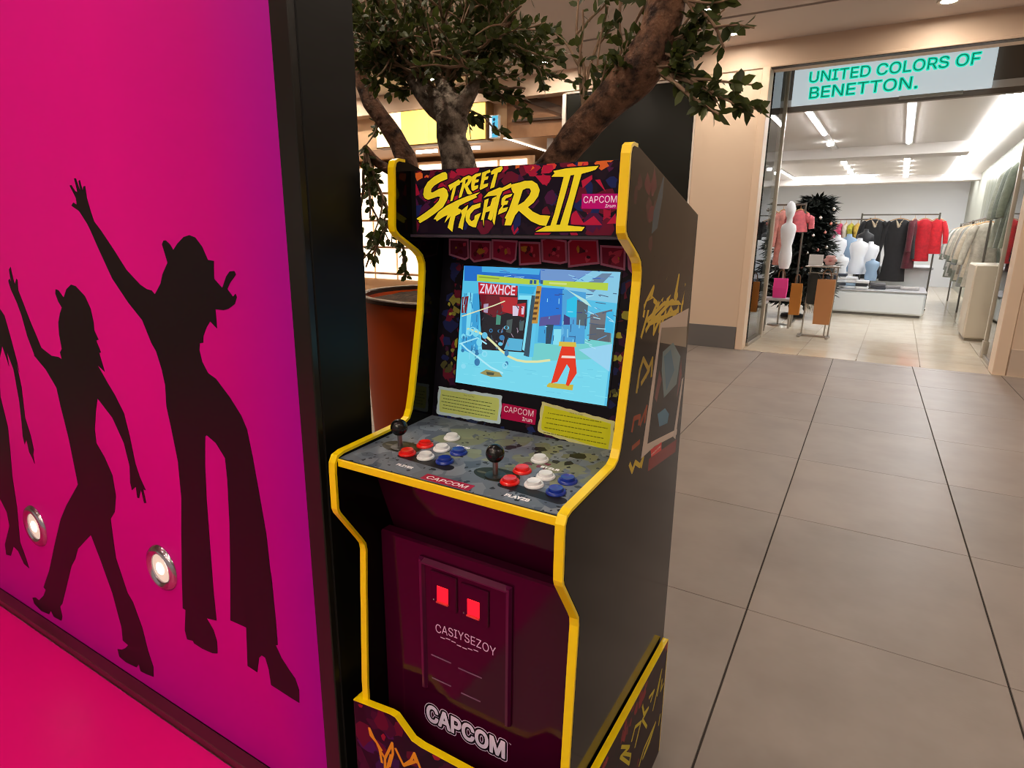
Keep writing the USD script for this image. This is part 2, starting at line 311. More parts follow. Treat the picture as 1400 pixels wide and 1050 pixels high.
# ---------------------------------------------------------------- the lit shop on the left, behind the trees
M_BROWN = mat('brown_board', S(164, 120, 84), rough=.45, var=(3, S(140, 98, 66), .4, .7))
M_BEAM = mat('dark_beam', S(74, 54, 38), rough=.5)
M_PEACH = mat('peach_wall', S(240, 205, 165), rough=.6)
lw = thing('left_shop_wall', None, None, kind='structure')
obj('back', bx(-9.2, -3.84, 11.5, 11.6, 0, 3.25), M_PEACH, lw)
obj('side', bx(-3.84, -3.74, YF+.3, 11.6, 0, 3.25), M_BROWN, lw)
obj('side', bx(-9.3, -9.2, YF+.3, 11.6, 0, 3.25), M_PEACH, lw)
obj('bulkhead', bx(-9.25, -4.862, YF+.27, YF+.32, 2.74, 3.24), M_PEACH, lw)
obj('bulkhead', bx(-4.86, -3.84, YF+.25, YF+.3, 2.74, 3.24), M_BROWN, lw)
struct('left_shop_ceiling', bx(-9.2, -3.84, YF+.3, 11.6, 2.74, 2.8), mat('left_ceiling', S(205, 165, 125), rough=.5))
struct('left_shop_floor', bx(-9.3, -3.74, YF, 11.6, -.05, 0), mat('left_floor', S(150, 120, 95), rough=.35))
for (p, q), lb in ((((700, 128), (772, 152)), 'upper'), (((700, 165), (772, 160)), 'lower')):
    a, b = on('y', YF+.2, *p), on('y', YF+.2, *q); w = .05 if lb == 'upper' else .016
    obj('beam', hull([a+(0, 0, w), a-(0, 0, w), b+(0, 0, w), b-(0, 0, w)]+[v+np.array((0, .04, 0)) for v in (a+(0, 0, w), a-(0, 0, w), b+(0, 0, w), b-(0, 0, w))]), M_BEAM, None, label='dark %s beam crossing the brown board between trunk and white frame' % ('wide' if lb == 'upper' else 'thin'), cat='beam')
lb = thing('light_box', 'yellow backlit light box under the fascia behind the middle trunk', 'light box')
obj('case', bx(-7.2, -5.06, YF+.02, YF+.2, 2.71, 3.235), mat('lightbox_case', S(120, 90, 50), rough=.5), lb)
for i in range(4): obj('panel', bx(-7.18+i*.525, -7.18+i*.525+.52, YF+.004, YF+.019, 2.73, 3.22), mat(f'lightbox_face_{i}', S(250, 220, 120), emit=(1., .66 if i else .8, .16 if i else .5), es=(1.9, 1.15, 1.0, 1.0)[i]), lb)
bs = thing('small_sign', 'small blue and white lit sign beside the yellow light box', 'sign')
obj('case', bx(-5.03, -4.87, YF+.03, YF+.09, 2.73, 3.04, .004), mat('white_case', S(220, 225, 230), rough=.4), bs)
BSP = Plane((-5.03, YF+.03, 2.73), (1, 0, 0), (0, 0, 1))
ink('symbol', [(sbox(.01, .01, .15, .30), (.10, .55, .8)), (Polygon([(.05, .06), (.07, .06), (.08, .12), (.10, .06), (.12, .06), (.095, .15), (.10, .22), (.06, .2), (.055, .14)]), (.01, .05, .1)), (Point(.085, .25).buffer(.022), (.01, .05, .1)), (sbox(.01, .01, .05, .3), (.8, .9, .95))], BSP, print_mat('lit_print', .3, 1.0, base=.5), bs)
a, b = on('z', 2.735, 690, 188), on('z', 2.735, 752, 208)
ll = obj('line_light', bx(-.02, .02, 0, 1, -.012, 0), mat('line_light', (1, 1, 1), emit=(1, .93, .82), es=3.5), None, label='thin white line of light in the brown ceiling right of the trunk', cat='ceiling light')
dv = b-a; ang = math.atan2(-dv[0], dv[1]); xf = UsdGeom.Xformable(ll); xf.AddTranslateOp().Set(Gf.Vec3d(*a)); xf.AddRotateZOp().Set(math.degrees(ang)); xf.AddScaleOp().Set(Gf.Vec3f(1, float(np.linalg.norm(dv[:2])), 1))
for i, (p, q) in enumerate((((567, 203), (596, 200)), ((636, 196), (654, 193)))):
    a, b = on('y', YF+.3, *p), on('y', YF+.3, *q)
    obj('line_light', bx(a[0], b[0], YF+.32, YF+.36, 2.64, 2.69, .005), mat('line_light', None), None, label='short white lamp below the yellow light box, %s of the middle trunk' % ('left' if i == 0 else 'right'), cat='ceiling light')
M_GLOW = mat('display_glow', (1, .95, .85), emit=(1., .82, .62), es=1.5)
dw = thing('display_wall', 'brightly lit display wall of the far left shop behind the low leaves', 'display')
obj('back_board', bx(-9.15, -5.0, 9.2, 9.24, .2, 2.65), M_PEACH, dw)
for i in range(7): obj('lit_panel', bx(-9.12+i*.58, -8.60+i*.58, 9.17, 9.198, .5, 2.6, .004), M_GLOW, dw)
for i in range(4): obj('shelf', bx(-9.15, -5.0, 8.98, 9.165, .6+i*.5, .63+i*.5, .003), M_BROWN, dw)
# ---------------------------------------------------------------- the arcade cabinet
XL, XR, ST = -.828, -.340, .0145            # outer faces of the two side panels, their thickness
YBK = 1.385
M_BLACK = mat('cabinet_black', S(12, 11, 9), rough=.07, spec=.17)
M_INNER = mat('cabinet_inner', S(12, 12, 13), rough=.35)
M_YEL = mat('yellow_edging', S(255, 220, 0), rough=.3, spec=.5)
M_PRINT = print_mat('gloss_print', .3)
M_SATIN = print_mat('satin_print', .4)
cab = thing('arcade_cabinet', 'tall black arcade cabinet with yellow edging, lit blue screen and red, white and blue buttons', 'arcade cabinet')
prof = [(.968, 1.491), (.95, 1.4915), (.941, 1.487), (.937, 1.476), (.934, 1.40), (.932, 1.368), (.934, 1.358), (.944, 1.349), (1.000, 1.320), (1.014, 1.309), (1.021, 1.294), (1.022, 1.276), (1.012, 1.19),
        (.976, 1.02), (.966, .984), (.957, .968), (.940, .960), (.765, .9500), (.750, .9455), (.7435, .934), (.7425, .915), (.7425, .842), (.746, .832), (.800, .752), (.8085, .738), (.811, .722), (.806, .64), (.799, .50), (.795, .42), (.795, .03)]
side = Polygon(prof+[(YBK, .03), (YBK, 1.40)])
PR = Plane((XR, 0, 0), (0, 1, 0), (0, 0, 1)); PL = Plane((XL+ST, 0, 0), (0, 1, 0), (0, 0, 1))      # both face +x
edge = LineString(prof); strip = edge.buffer(.0022, cap_style=2, join_style=1)
sides = []
for fr, d0 in ((PR, -ST), (PL, -ST)):
    sp = obj('side_panel', prism(side, fr, d0, 0), M_BLACK, cab); sides.append(sp)
    obj('edge_trim', prism(strip.buffer(.0005), fr, d0-.0006, .0006), M_YEL, sp)
xl, xr = XL+ST, XR-ST                       # inner faces
obj('back_panel', bx(xl, xr, YBK-.02, YBK-.003, .03, 1.39), M_INNER, cab)
obj('top_panel', hull([(x, y, z) for x in (xl, xr) for y, z in ((1.0, 1.474), (1.0, 1.462), (YBK-.02, 1.392), (YBK-.02, 1.378))]), M_INNER, cab)
# marquee (its sign film is lit softly from inside)
M_MQ = print_mat('marquee_film', .3, .22)
YM = .985
MQ = Plane((xl, YM, 1.352), (1, 0, 0), (0, 0, 1)); MW_, MH = xr-xl, .122
mq = obj('marquee', bx(xl, xr, YM+.0, YM+.015, 1.352, 1.474), M_INNER, cab)
R1, R2 = dict(org=(560, 220), sc=1400/150), dict(org=(690, 215), sc=1400/170)
mclip = sbox(.012, .001, MW_-.001, MH-.0008)
rg = random.Random(11)
CRIM, DCR, NAVY, PLUM, ORNG = S(150, 22, 52), S(92, 18, 40), S(26, 34, 82), S(66, 22, 58), S(205, 96, 40)
lay = [(sbox(0, 0, MW_, MH), S(22, 12, 26))]
lay += blotches(rg, MW_, MH, 150, [CRIM, DCR, NAVY, PLUM, DCR, S(30, 18, 30), S(30, 18, 30)], .008, .022)
lay += blotches(rg, MW_, .012, 40, [CRIM, ORNG, S(200, 60, 50), S(30, 16, 26), S(30, 16, 26)], .006, .012, 0, MH-.01)
lay += [(MQ.poly(p, **R2), S(170, 24, 58)) for p in ([(410, 185), (435, 90), (540, 85), (555, 150), (500, 180)], [(340, 205), (540, 205), (500, 290), (430, 310)], [(865, 265), (985, 200), (990, 245), (880, 350)], [(750, 760), (745, 650), (805, 600), (890, 740), (1005, 660), (1100, 765)], [(1150, 750), (1250, 630), (1260, 745)], [(1020, 255), (1075, 250), (1140, 390)])]
ink('marquee_artwork', lay, MQ, M_MQ, mq, .0006, clip=mclip)
L1 = [[(95, 735), (190, 670), (300, 590), (375, 510), (392, 458), (360, 457), (240, 497), (195, 475), (178, 430), (190, 350), (235, 270), (320, 200), (420, 150), (460, 142), (482, 165), (487, 230), (400, 265), (320, 315), (285, 355), (275, 400), (300, 402), (380, 357), (440, 340), (480, 370), (500, 440), (480, 500), (430, 590), (330, 670), (230, 740), (135, 795), (118, 770), (128, 758), (100, 747)],
      [(497, 312), (560, 280), (635, 235), (650, 265), (645, 300), (600, 325), (575, 430), (550, 510), (523, 517), (535, 440), (562, 335), (525, 380)],
      [(645, 265), (690, 215), (760, 185), (795, 200), (800, 240), (775, 290), (745, 325), (770, 370), (805, 415), (770, 430), (740, 420), (715, 360), (702, 330), (690, 380), (665, 460), (630, 475), (640, 420), (672, 310), (680, 270), (655, 282)],
      [(800, 200), (850, 165), (922, 152), (905, 190), (860, 205), (845, 240), (890, 235), (880, 270), (840, 280), (830, 320), (882, 308), (875, 350), (812, 385), (795, 370), (790, 320)],
      [(930, 150), (1030, 110), (1035, 145), (985, 165), (970, 205), (1012, 195), (1000, 235), (960, 247), (945, 300), (1008, 285), (1000, 325), (905, 372), (898, 350), (918, 250)],
      [(1045, 135), (1080, 105), (1187, 63), (1192, 100), (1165, 140), (1130, 150), (1110, 230), (1085, 335), (1030, 357), (1045, 290), (1085, 165), (1045, 177)],
      [(310, 745), (370, 655), (480, 570), (620, 500), (740, 450), (907, 398), (850, 442), (868, 462), (760, 512), (640, 572), (622, 605), (662, 622), (650, 672), (590, 702), (570, 780), (550, 907), (488, 850), (510, 770), (527, 705), (450, 792), (458, 765), (490, 690), (440, 712), (350, 772), (340, 748)],
      [(655, 640), (752, 562), (735, 640), (705, 730), (680, 880), (655, 860), (625, 852), (640, 790), (672, 690)],
      [(735, 640), (800, 570), (912, 535), (905, 592), (830, 622), (780, 680), (770, 740), (795, 770), (830, 748), (835, 700), (870, 680), (917, 660), (890, 730), (870, 780), (850, 850), (805, 842), (760, 820), (722, 765), (718, 700)],
      [(960, 500), (1015, 478), (990, 592), (1033, 572), (1060, 478), (1110, 452), (1062, 740), (1040, 762), (1000, 738), (1030, 640), (975, 657), (955, 740), (948, 835), (940, 750), (915, 755), (940, 640)],
      [(948, 472), (1010, 400), (1150, 340), (1185, 345), (1300, 282), (1300, 302), (1402, 276), (1385, 300), (1190, 387), (1160, 450), (1122, 620), (1085, 822), (1063, 770), (1083, 600), (1115, 440), (1000, 452)],
      [(1180, 480), (1220, 440), (1317, 418), (1300, 452), (1235, 480), (1215, 512), (1267, 508), (1250, 555), (1205, 565), (1190, 605), (1262, 588), (1240, 640), (1130, 687), (1145, 625), (1187, 570), (1172, 560)]]
HO = [[(718, 242), (752, 228), (745, 262), (712, 300)]]
L2 = [[(75, 345), (130, 300), (230, 265), (310, 263), (370, 300), (399, 370), (380, 440), (330, 510), (265, 562), (320, 612), (400, 650), (517, 660), (470, 772), (400, 765), (300, 720), (220, 652), (162, 602), (120, 655), (75, 767), (0, 767), (20, 692), (3, 687), (50, 590), (112, 410), (95, 397)],
      [(530, 220), (565, 180), (550, 155), (700, 125), (1062, 97), (1028, 140), (970, 160), (870, 187), (840, 290), (780, 500), (713, 768), (905, 785), (870, 832), (350, 837), (470, 775), (517, 770), (560, 640), (667, 222)]]
H2 = [[(207, 370), (247, 350), (285, 350), (300, 382), (280, 430), (220, 500), (150, 542), (172, 480)], [(745, 205), (787, 198), (722, 450), (625, 760), (583, 760), (602, 700), (682, 430)]]
tl = unary_union([MQ.poly(p, **R1) for p in L1]).difference(unary_union([MQ.poly(p, **R1) for p in HO]))
tl2 = unary_union([MQ.poly(p, **R2) for p in L2]).difference(unary_union([MQ.poly(p, **R2) for p in H2]))
tl = unary_union([tl, tl2])
ink('title_lettering', [(tl.buffer(.0022), S(14, 10, 16)), (tl, S(232, 218, 40))], MQ, M_MQ, mq, .0011, label='yellow brush lettering on the marquee', clip=mclip)
bd = MQ.poly([(873, 412), (1282, 410), (1280, 582), (868, 580)], **R2); b0 = bd.bounds; bw, bh = b0[2]-b0[0], b0[3]-b0[1]
ink('maker_badge', [(bd, S(176, 8, 108)), (fit_text('CAPCOM', b0[0]+bw*.05, b0[0]+bw*.95, b0[1]+bh*.40, b0[1]+bh*.84), S(245, 225, 245)), (fit_text('Irun', b0[0]+bw*.64, b0[0]+bw*.93, b0[1]+bh*.1, b0[1]+bh*.30, True, .2), S(240, 215, 240))], MQ, M_MQ, mq, .0011, clip=mclip)
obj('marquee_lip', bx(xl, xr, YM-.008, YM+.012, 1.346, 1.3515, .001), mat('clear_lip', S(60, 52, 64), rough=.15), cab)
obj('speaker_panel', hull([(x, y, z) for x in (xl, xr) for y, z in ((YM+.012, 1.347), (YM+.012, 1.353), (1.10, 1.345), (1.10, 1.352))]), M_INNER, cab)
# bezel and screen
B0, B1 = np.array([0, 1.033, .93]), np.array([0, 1.0935, 1.3455]); bv = B1-B0
BZ = Plane((xl, *B0[1:]), (1, 0, 0), bv); BH, BW = np.linalg.norm(bv), xr-xl
bz = obj('bezel', prism(sbox(0, 0, BW, BH), BZ, -.012, 0), M_INNER, cab)
scr = BZ.poly([(640, 361), (852, 373), (825, 557), (622, 520)]); sb_ = scr.bounds
SR = sbox(sb_[0]+.004, sb_[1]+.004, sb_[2]-.004, sb_[3]-.004); SX0, SY0, SX1, SY1 = SR.bounds
rg = random.Random(5)
YG, RED = S(150, 150, 52), S(112, 22, 42)
lay = [(sbox(0, 0, BW, BH), S(17, 14, 22))]
for x0_, w_ in ((.02, SX0-.02), (SX1, BW-SX1)):
    lay += blotches(rg, w_, BH, 70, [S(92, 22, 42), S(28, 34, 76), S(20, 16, 26), S(20, 16, 26), S(52, 22, 50)], .006, .018, x0_, 0)
    lay += blotches(rg, w_, .08, 9, [YG, S(120, 118, 50), S(70, 70, 40)], .006, .014, x0_, SY0+.02)
    lay += blotches(rg, w_, .05, 6, [YG, S(120, 118, 50)], .006, .012, x0_, SY0+.13)
lay += blotches(rg, BW, .045, 70, [S(30, 40, 90), S(24, 22, 40), S(60, 24, 44), S(40, 52, 80), S(20, 16, 24)], .006, .013, 0, 0)
art = ink('bezel_artwork', lay, BZ, M_SATIN, bz, .0004)
# row of torn picture cards above the screen (plain stand-ins)
R8 = dict(org=(590, 310), sc=5.0); cards = []
for pts, c in (([(120, 80), (255, 85), (258, 215), (230, 230), (120, 195)], S(96, 30, 58)), ([(262, 92), (410, 98), (408, 225), (290, 245), (262, 215)], S(128, 26, 60)), ([(412, 85), (590, 95), (580, 225), (545, 255), (412, 220)], S(148, 26, 66)), ([(595, 100), (745, 105), (752, 255), (600, 265)], S(138, 18, 40)),
               ([(748, 85), (800, 70), (925, 95), (930, 245), (880, 258), (755, 240)], S(150, 26, 54)), ([(930, 105), (960, 80), (1140, 85), (1150, 255), (1090, 260), (935, 280)], S(160, 22, 52)), ([(1152, 125), (1330, 135), (1325, 300), (1155, 262)], S(128, 26, 56)), ([(1335, 150), (1380, 160), (1370, 320), (1345, 290)], S(128, 26, 56))):
    g = BZ.poly(pts, **R8); cx, cy = g.centroid.coords[0]
    cards += [(g, S(178, 112, 140)), (g.buffer(-.004), c)]
    cards += [(q.intersection(g.buffer(-.005)), cc) for q, cc in blotches(rg, .03, .022, 7, [S(88, 14, 34), S(190, 60, 84), S(60, 16, 34), S(176, 130, 40)], .003, .008, cx-.015, cy-.012)]
ink('picture_cards', cards, BZ, M_SATIN, bz, .0008, clip=sbox(.0, 0, BW, BH-.001))
sc_ = obj('screen', prism(SR.buffer(.003), BZ, .0005, .003), mat('screen_frame', S(8, 8, 10), rough=.2), cab)
# what the screen shows: a plain street with a shop front (no figures)
R7 = dict(org=(600, 350), sc=5.0)
def q7(*p): return BZ.poly(p, **R7)
SKY, SEA = S(60, 150, 215), S(116, 214, 236)
pic = [(SR.buffer(.01), S(84, 190, 228)), (q7((180, 50), (1280, 100), (1270, 200), (180, 170)), S(36, 110, 200)), (q7((300, 60), (700, 85), (690, 130), (300, 110)), S(70, 170, 225)), (q7((700, 85), (1060, 100), (900, 190), (700, 180)), S(110, 150, 205)), (q7((1060, 100), (1280, 110), (1270, 330), (1020, 300), (860, 220)), S(134, 200, 228)), (q7((980, 210), (1120, 120), (1190, 120), (1060, 250)), S(104, 132, 160)),
       (q7((90, 880), (150, 610), (640, 640), (1190, 560), (1130, 1060)), SEA), (q7((640, 600), (1190, 560), (1180, 700), (640, 720)), S(112, 205, 205)), (q7((960, 640), (1190, 600), (1170, 790)), S(150, 210, 240)),
       (q7((700, 215), (860, 225), (850, 480), (690, 470)), S(30, 112, 210)), (q7((690, 470), (850, 480), (830, 610), (680, 590)), S(60, 160, 215)), (q7((700, 420), (840, 400), (830, 470), (690, 480)), S(86, 84, 150)),
       (q7((740, 470), (790, 470), (770, 600), (735, 600)), S(40, 70, 90)), (q7((790, 500), (850, 500), (830, 610), (785, 605)), S(130, 220, 240)), (q7((850, 230), (1010, 250), (1000, 600), (840, 600)), S(74, 160, 215)), (q7((880, 300), (950, 270), (945, 420), (875, 420)), S(40, 190, 230)),
       (q7((950, 300), (1025, 330), (1015, 480), (945, 470)), S(84, 100, 110)), (q7((860, 400), (900, 420), (900, 470), (855, 470)), S(60, 60, 120)), (q7((1040, 400), (1190, 365), (1180, 590), (1030, 570)), S(112, 112, 118)), (q7((1045, 465), (1180, 470), (1170, 590), (1032, 570)), S(92, 96, 104)), (q7((1150, 380), (1200, 380), (1195, 530), (1135, 520)), S(60, 178, 225)),
       (q7((880, 230), (1010, 300), (1050, 350), (1010, 330)), S(180, 225, 220)),
       (q7((165, 400), (215, 260), (290, 255), (270, 680), (160, 640)), S(62, 160, 215)), (q7((205, 250), (240, 255), (215, 545), (190, 540)), S(120, 214, 240)), (q7((165, 280), (210, 275), (195, 390), (160, 390)), S(120, 40, 48)),
       (q7((275, 180), (545, 205), (545, 300), (610, 300), (600, 660), (300, 640)), S(28, 26, 34)), (q7((285, 265), (545, 280), (540, 400), (470, 390), (380, 420), (300, 380)), S(104, 20, 34)), (q7((420, 280), (545, 285), (540, 330), (600, 320), (590, 420), (440, 380)), S(176, 34, 44)), (q7((510, 340), (555, 345), (545, 410), (510, 410)), S(216, 200, 222)), (q7((570, 345), (590, 345), (585, 400), (570, 400)), S(216, 200, 222)), (q7((312, 330), (345, 325), (340, 390), (312, 385)), S(170, 150, 180)),
       (q7((470, 440), (510, 430), (500, 530), (465, 520)), S(70, 84, 84)), (q7((555, 450), (590, 440), (580, 510), (555, 510)), S(72, 90, 92)), (q7((480, 560), (580, 570), (570, 650), (450, 640)), S(84, 176, 214)), (q7((400, 400), (430, 410), (425, 470), (395, 470)), S(70, 140, 120)), (q7((275, 180), (545, 207), (538, 272), (278, 262)), S(190, 30, 48)),
       (q7((555, 205), (668, 212), (650, 262), (550, 255)), S(40, 170, 220)), (q7((555, 270), (645, 272), (640, 300), (550, 295)), S(130, 224, 244)), (q7((622, 290), (648, 292), (600, 655), (575, 640)), S(128, 222, 244)), (q7((648, 260), (690, 262), (650, 690), (600, 690)), S(90, 196, 235)), (q7((640, 270), (664, 272), (622, 690), (585, 680)), S(50, 78, 96)), (q7((675, 205), (708, 207), (680, 462), (640, 462)), S(188, 140, 62))]
for i in range(6): pic.append((q7((672-i*5, 240+i*36), (698-i*5, 240+i*36), (694-i*5, 258+i*36), (668-i*5, 258+i*36)), S(96, 62, 30)))
sa, sb2 = BZ.at(657, 401), BZ.at(706, 392)
sg = fit_text('ZMXHCE', sa[0], sb2[0], min(sa[1], sb2[1]), max(sa[1], sb2[1])+.002, True)
pic.append((sg, S(228, 206, 226)))
rs = random.Random(13)
def dash(x, y, L, an, w, c): pic.append((LineString([BZ.at(600+x/5, 350+y/5), BZ.at(600+(x+L*math.cos(an))/5, 350+(y+L*math.sin(an))/5)]).buffer(w, cap_style=2), c))
for i in range(150):                                                # small strokes of detail over the painted buildings, sky and road
    z = i % 5
    if z == 0: dash(rs.uniform(320, 1240), rs.uniform(75, 180), rs.uniform(15, 70), rs.uniform(-.3, .5), .0006, rs.choice([S(150, 210, 240), S(30, 90, 190), S(96, 120, 190)]))
    elif z == 1: dash(rs.uniform(700, 1020), rs.uniform(240, 580), rs.uniform(10, 60), rs.choice([0.05, 1.6, 1.65]), .0007, rs.choice([S(150, 224, 244), S(40, 70, 120), S(110, 190, 230), S(60, 60, 130)]))
    elif z == 2: dash(rs.uniform(290, 570), rs.uniform(300, 600), rs.uniform(8, 40), rs.uniform(.6, 2.4), .0009, rs.choice([S(70, 60, 70), S(120, 30, 44), S(50, 80, 96), S(20, 18, 26), S(150, 130, 150)]))
    elif z == 3: dash(rs.uniform(170, 280), rs.uniform(240, 660), rs.uniform(15, 60), rs.uniform(1.4, 1.8), .0008, rs.choice([S(40, 120, 180), S(140, 222, 244), S(50, 90, 130)]))
    else: dash(rs.uniform(1000, 1200), rs.uniform(240, 620), rs.uniform(10, 70), rs.uniform(-.5, .9), .0007, rs.choice([S(170, 226, 244), S(70, 90, 120), S(90, 160, 210)]))
for i in range(40): dash(rs.uniform(160, 1120), rs.uniform(700, 960), rs.uniform(20, 90), rs.uniform(-.05, .25), .0006, rs.choice([S(130, 224, 242), S(104, 200, 226)]))
for k in range(3):                                                  # sweeping pale splash strokes on the left
    pts = [((150, 600), (270, 560), (330, 600)), ((205, 500), (270, 518), (330, 550), (380, 595), (430, 645), (480, 685), (540, 712), (600, 722), (680, 722), (760, 712)), ((160, 600), (200, 640), (260, 680), (310, 722), (360, 760), (440, 800))][k]
    pic.append((LineString([BZ.at(600+x/5, 350+y/5) for x, y in pts]).buffer((.0016, .0024, .0018)[k]), (S(160, 226, 244), S(222, 226, 170), S(170, 232, 246))[k]))
pic.append((LineString([BZ.at(600+x/5, 350+y/5) for x, y in ((165, 412), (380, 340), (455, 310))]).buffer(.0012), S(226, 226, 180)))
for k in range(34):
    x, y = rs.uniform(160, 470), rs.uniform(490, 760)
    if y < 500+(x-160)*.75+70 or rs.random() < .5:
        g = Point(*BZ.at(600+x/5, 350+y/5)); r = rs.uniform(.003, .009); pic.append((affinity.scale(g.buffer(r), 1, rs.uniform(.5, 1.2)).difference(g.buffer(r*rs.choice([0, .55]))), rs.choice([S(98, 190, 226), S(140, 220, 242), S(54, 120, 170), S(120, 214, 240)])))
pic += [(q7((285, 800), (330, 775), (420, 795), (440, 825), (360, 825)), S(150, 140, 84)), (q7((330, 790), (385, 798), (380, 815), (335, 812)), S(70, 78, 60))]
# plain red folding board standing on a yellow slab
pic += [(q7((742, 885), (760, 866), (925, 880), (918, 918), (745, 895)), S(198, 180, 60)), (q7((772, 870), (850, 600), (930, 600), (948, 800), (890, 890), (872, 880), (900, 770), (880, 740), (815, 860)), S(226, 52, 26)), (q7((828, 585), (942, 590), (944, 622), (824, 616)), S(214, 186, 66)), (q7((846, 680), (936, 684), (938, 700), (842, 696)), S(240, 220, 210))]
pic += [(q7((268, 127), (690, 165), (688, 200), (266, 172)), S(178, 206, 66)), (q7((718, 167), (1163, 186), (1158, 238), (715, 200)), S(178, 206, 66)), (q7((280, 140), (420, 152), (418, 160), (279, 148)), S(140, 158, 60)), (q7((760, 180), (880, 186), (878, 200), (758, 192)), S(204, 220, 130))]
for x in (628, 655, 700): pic.append((q7((x, 165), (x+18, 167), (x+16, 193), (x-2, 191)), S(42, 84, 140)))
ink('screen_picture', pic, BZ, print_mat('screen_light', .12, 1.0, base=.3, coat=.5), sc_, .0034, clip=SR)
# instruction cards and maker badge at the foot of the bezel
def wavy(g, amp, n):
    out = []
    for i in range(n):
        p = g.exterior.interpolate(i/n, normalized=True); c = g.centroid; d = np.array([p.x-c.x, p.y-c.y]); d /= np.linalg.norm(d); k = amp*math.sin(i*2.1)*(1 if i % 2 else -.4)
        out.append((p.x+d[0]*k, p.y+d[1]*k))
    return Polygon(out).buffer(0)
def card(pts, rim, face, inkc, seed):
    g = BZ.poly(pts); a = random.Random(seed); x0, y0, x1, y1 = g.buffer(-.008).bounds; lay = [(wavy(g, .0014, 90), rim), (wavy(g.buffer(-.0065), .001, 60), face)]
    lay.append((fit_text('How to Play', (x0+x1)/2-.014, (x0+x1)/2+.014, y1-.0065, y1-.0025), inkc))
    for i in range(5):
        y = y1-.013-i*(y1-y0-.016)/4.6; x = x0+a.uniform(.002, .012); e = x1-a.uniform(.0, .02)
        while x < e:
            w = a.uniform(.003, .009); lay.append((sbox(x, y, min(x+w, e), y+.0017), inkc)); x += w+.0012
    ink('instruction_card', lay, BZ, M_SATIN, bz, .0009, label='%s card of printed instructions' % ('pale blue edged green' if seed == 1 else 'yellow'))
card([(600, 528), (687, 541), (684, 580), (597, 566)], S(186, 212, 222), S(190, 206, 116), S(92, 108, 60), 1)
card([(741, 549), (841, 576), (836, 622), (735, 590)], S(206, 206, 140), S(206, 208, 34), S(118, 122, 16), 2)
g = BZ.poly([(687, 551), (734, 560), (732, 581), (685, 572)]).buffer(-.002).buffer(.002); x0, y0, x1, y1 = g.bounds; w_, h_ = x1-x0, y1-y0
ink('maker_badge', [(g, S(176, 10, 74)), (fit_text('CAPCOM', x0+w_*.07, x0+w_*.92, y0+h_*.48, y0+h_*.86), S(240, 220, 235)), (fit_text('Irun', x0+w_*.62, x0+w_*.9, y0+h_*.12, y0+h_*.36, True), S(240, 220, 235))], BZ, M_SATIN, bz, .0009)
# control panel
C0, C1 = np.array([0, .752, .9415]), np.array([0, 1.036, .9535])
CPN = Plane((xl, *C0[1:]), (1, 0, 0), C1-C0); CL = np.linalg.norm(C1-C0)
cpn = obj('control_panel', prism(sbox(0, 0, BW, CL), CPN, -.016, 0), M_INNER, cab)
obj('front_trim', bx(xl, xr, .7485, .7535, .9262, .9412, .001), M_YEL, cpn)
rg = random.Random(21)
lay = [(sbox(0, 0, BW, CL), S(104, 114, 126))]
lay += blotches(rg, BW, CL, 130, [S(112, 124, 138), S(92, 102, 116), S(126, 134, 144), S(82, 92, 108)], .01, .03)
lay += blotches(rg, BW*.5, CL*.5, 30, [S(122, 132, 112), S(116, 124, 104), S(130, 138, 112)], .012, .03, BW*.25, CL*.4) + blotches(rg, BW*.35, CL*.5, 24, [S(118, 124, 102), S(112, 118, 100), S(126, 130, 104)], .012, .03, BW*.64, CL*.35)
lay += blotches(rg, BW, CL, 240, [S(36, 42, 52), S(28, 32, 40), S(46, 54, 66)], .001, .0055) + blotches(rg, BW, CL*.5, 60, [S(120, 130, 142), S(110, 120, 134)], .001, .004)
lay += blotches(rg, BW*.4, .05, 8, [S(24, 24, 30), S(30, 30, 36)], .008, .016, BW*.52, CL*.62) + blotches(rg, .06, .03, 5, [S(112, 40, 66), S(100, 44, 62)], .004, .01, BW*.66, CL*.5)
def cpat(px, py): return CPN.at(px, py)
JS = [cpat(547.5, 612), cpat(677.5, 650.5)]
for x, y in JS: lay += [(affinity.scale(Point(x, y+.004).buffer(.036), 1.25, .72), S(40, 40, 26)), (affinity.scale(Point(x+.02, y+.012).buffer(.01), 1.6, .6), S(58, 56, 34)), (affinity.scale(Point(x-.028, y+.001).buffer(.007), 1.6, .5), S(92, 90, 70))]
BT = []
for col, pts in (('red', ((557, 621), (581, 610), (697, 660), (714, 645))), ('white', ((582, 626), (604, 615), (618, 600), (730, 664), (746, 653), (738, 630))), ('blue', ((608, 632), (627, 620), (760, 674), (776, 659)))):
    for p in pts: BT.append((col, *cpat(*p)))
for grp in (((552, 623), (612, 640)), ((690, 663), (765, 685))):
    lay.append((LineString([cpat(*grp[0]), cpat(*grp[1])]).buffer(.012), S(30, 28, 32)))
for px, py, t_, w_, h_ in ((545, 634, 'PLZYER', .036, .0075), (693, 675, 'PLAYZB', .044, .009), (626, 609, 'S1Z7D', .03, .007), (741, 637, 'STZLR', .036, .0075)):
    a, b = cpat(px, py); g = fit_text(t_, a, a+w_, b-h_, b, True); lay.append((g.buffer(.0005), S(245, 245, 248)))
a, b = cpat(581, 650); a2, b2 = cpat(645, 668)
lay += [(sbox(a, .004, a2, .026), S(176, 16, 62)), (fit_text('CAPCOM', a+.008, a2-.008, .009, .021, True, .1), S(246, 232, 238))]
ink('control_artwork', lay, CPN, print_mat('control_print', .34), cpn, .0006, clip=sbox(.0005, .0012, BW-.0005, CL-.0005))
UPN = CPN.n
def place(m, x, y):
    m.apply_transform(trimesh.geometry.align_vectors([0, 0, 1], UPN)); m.apply_translation(CPN.pt(x, y, .0007)); return m
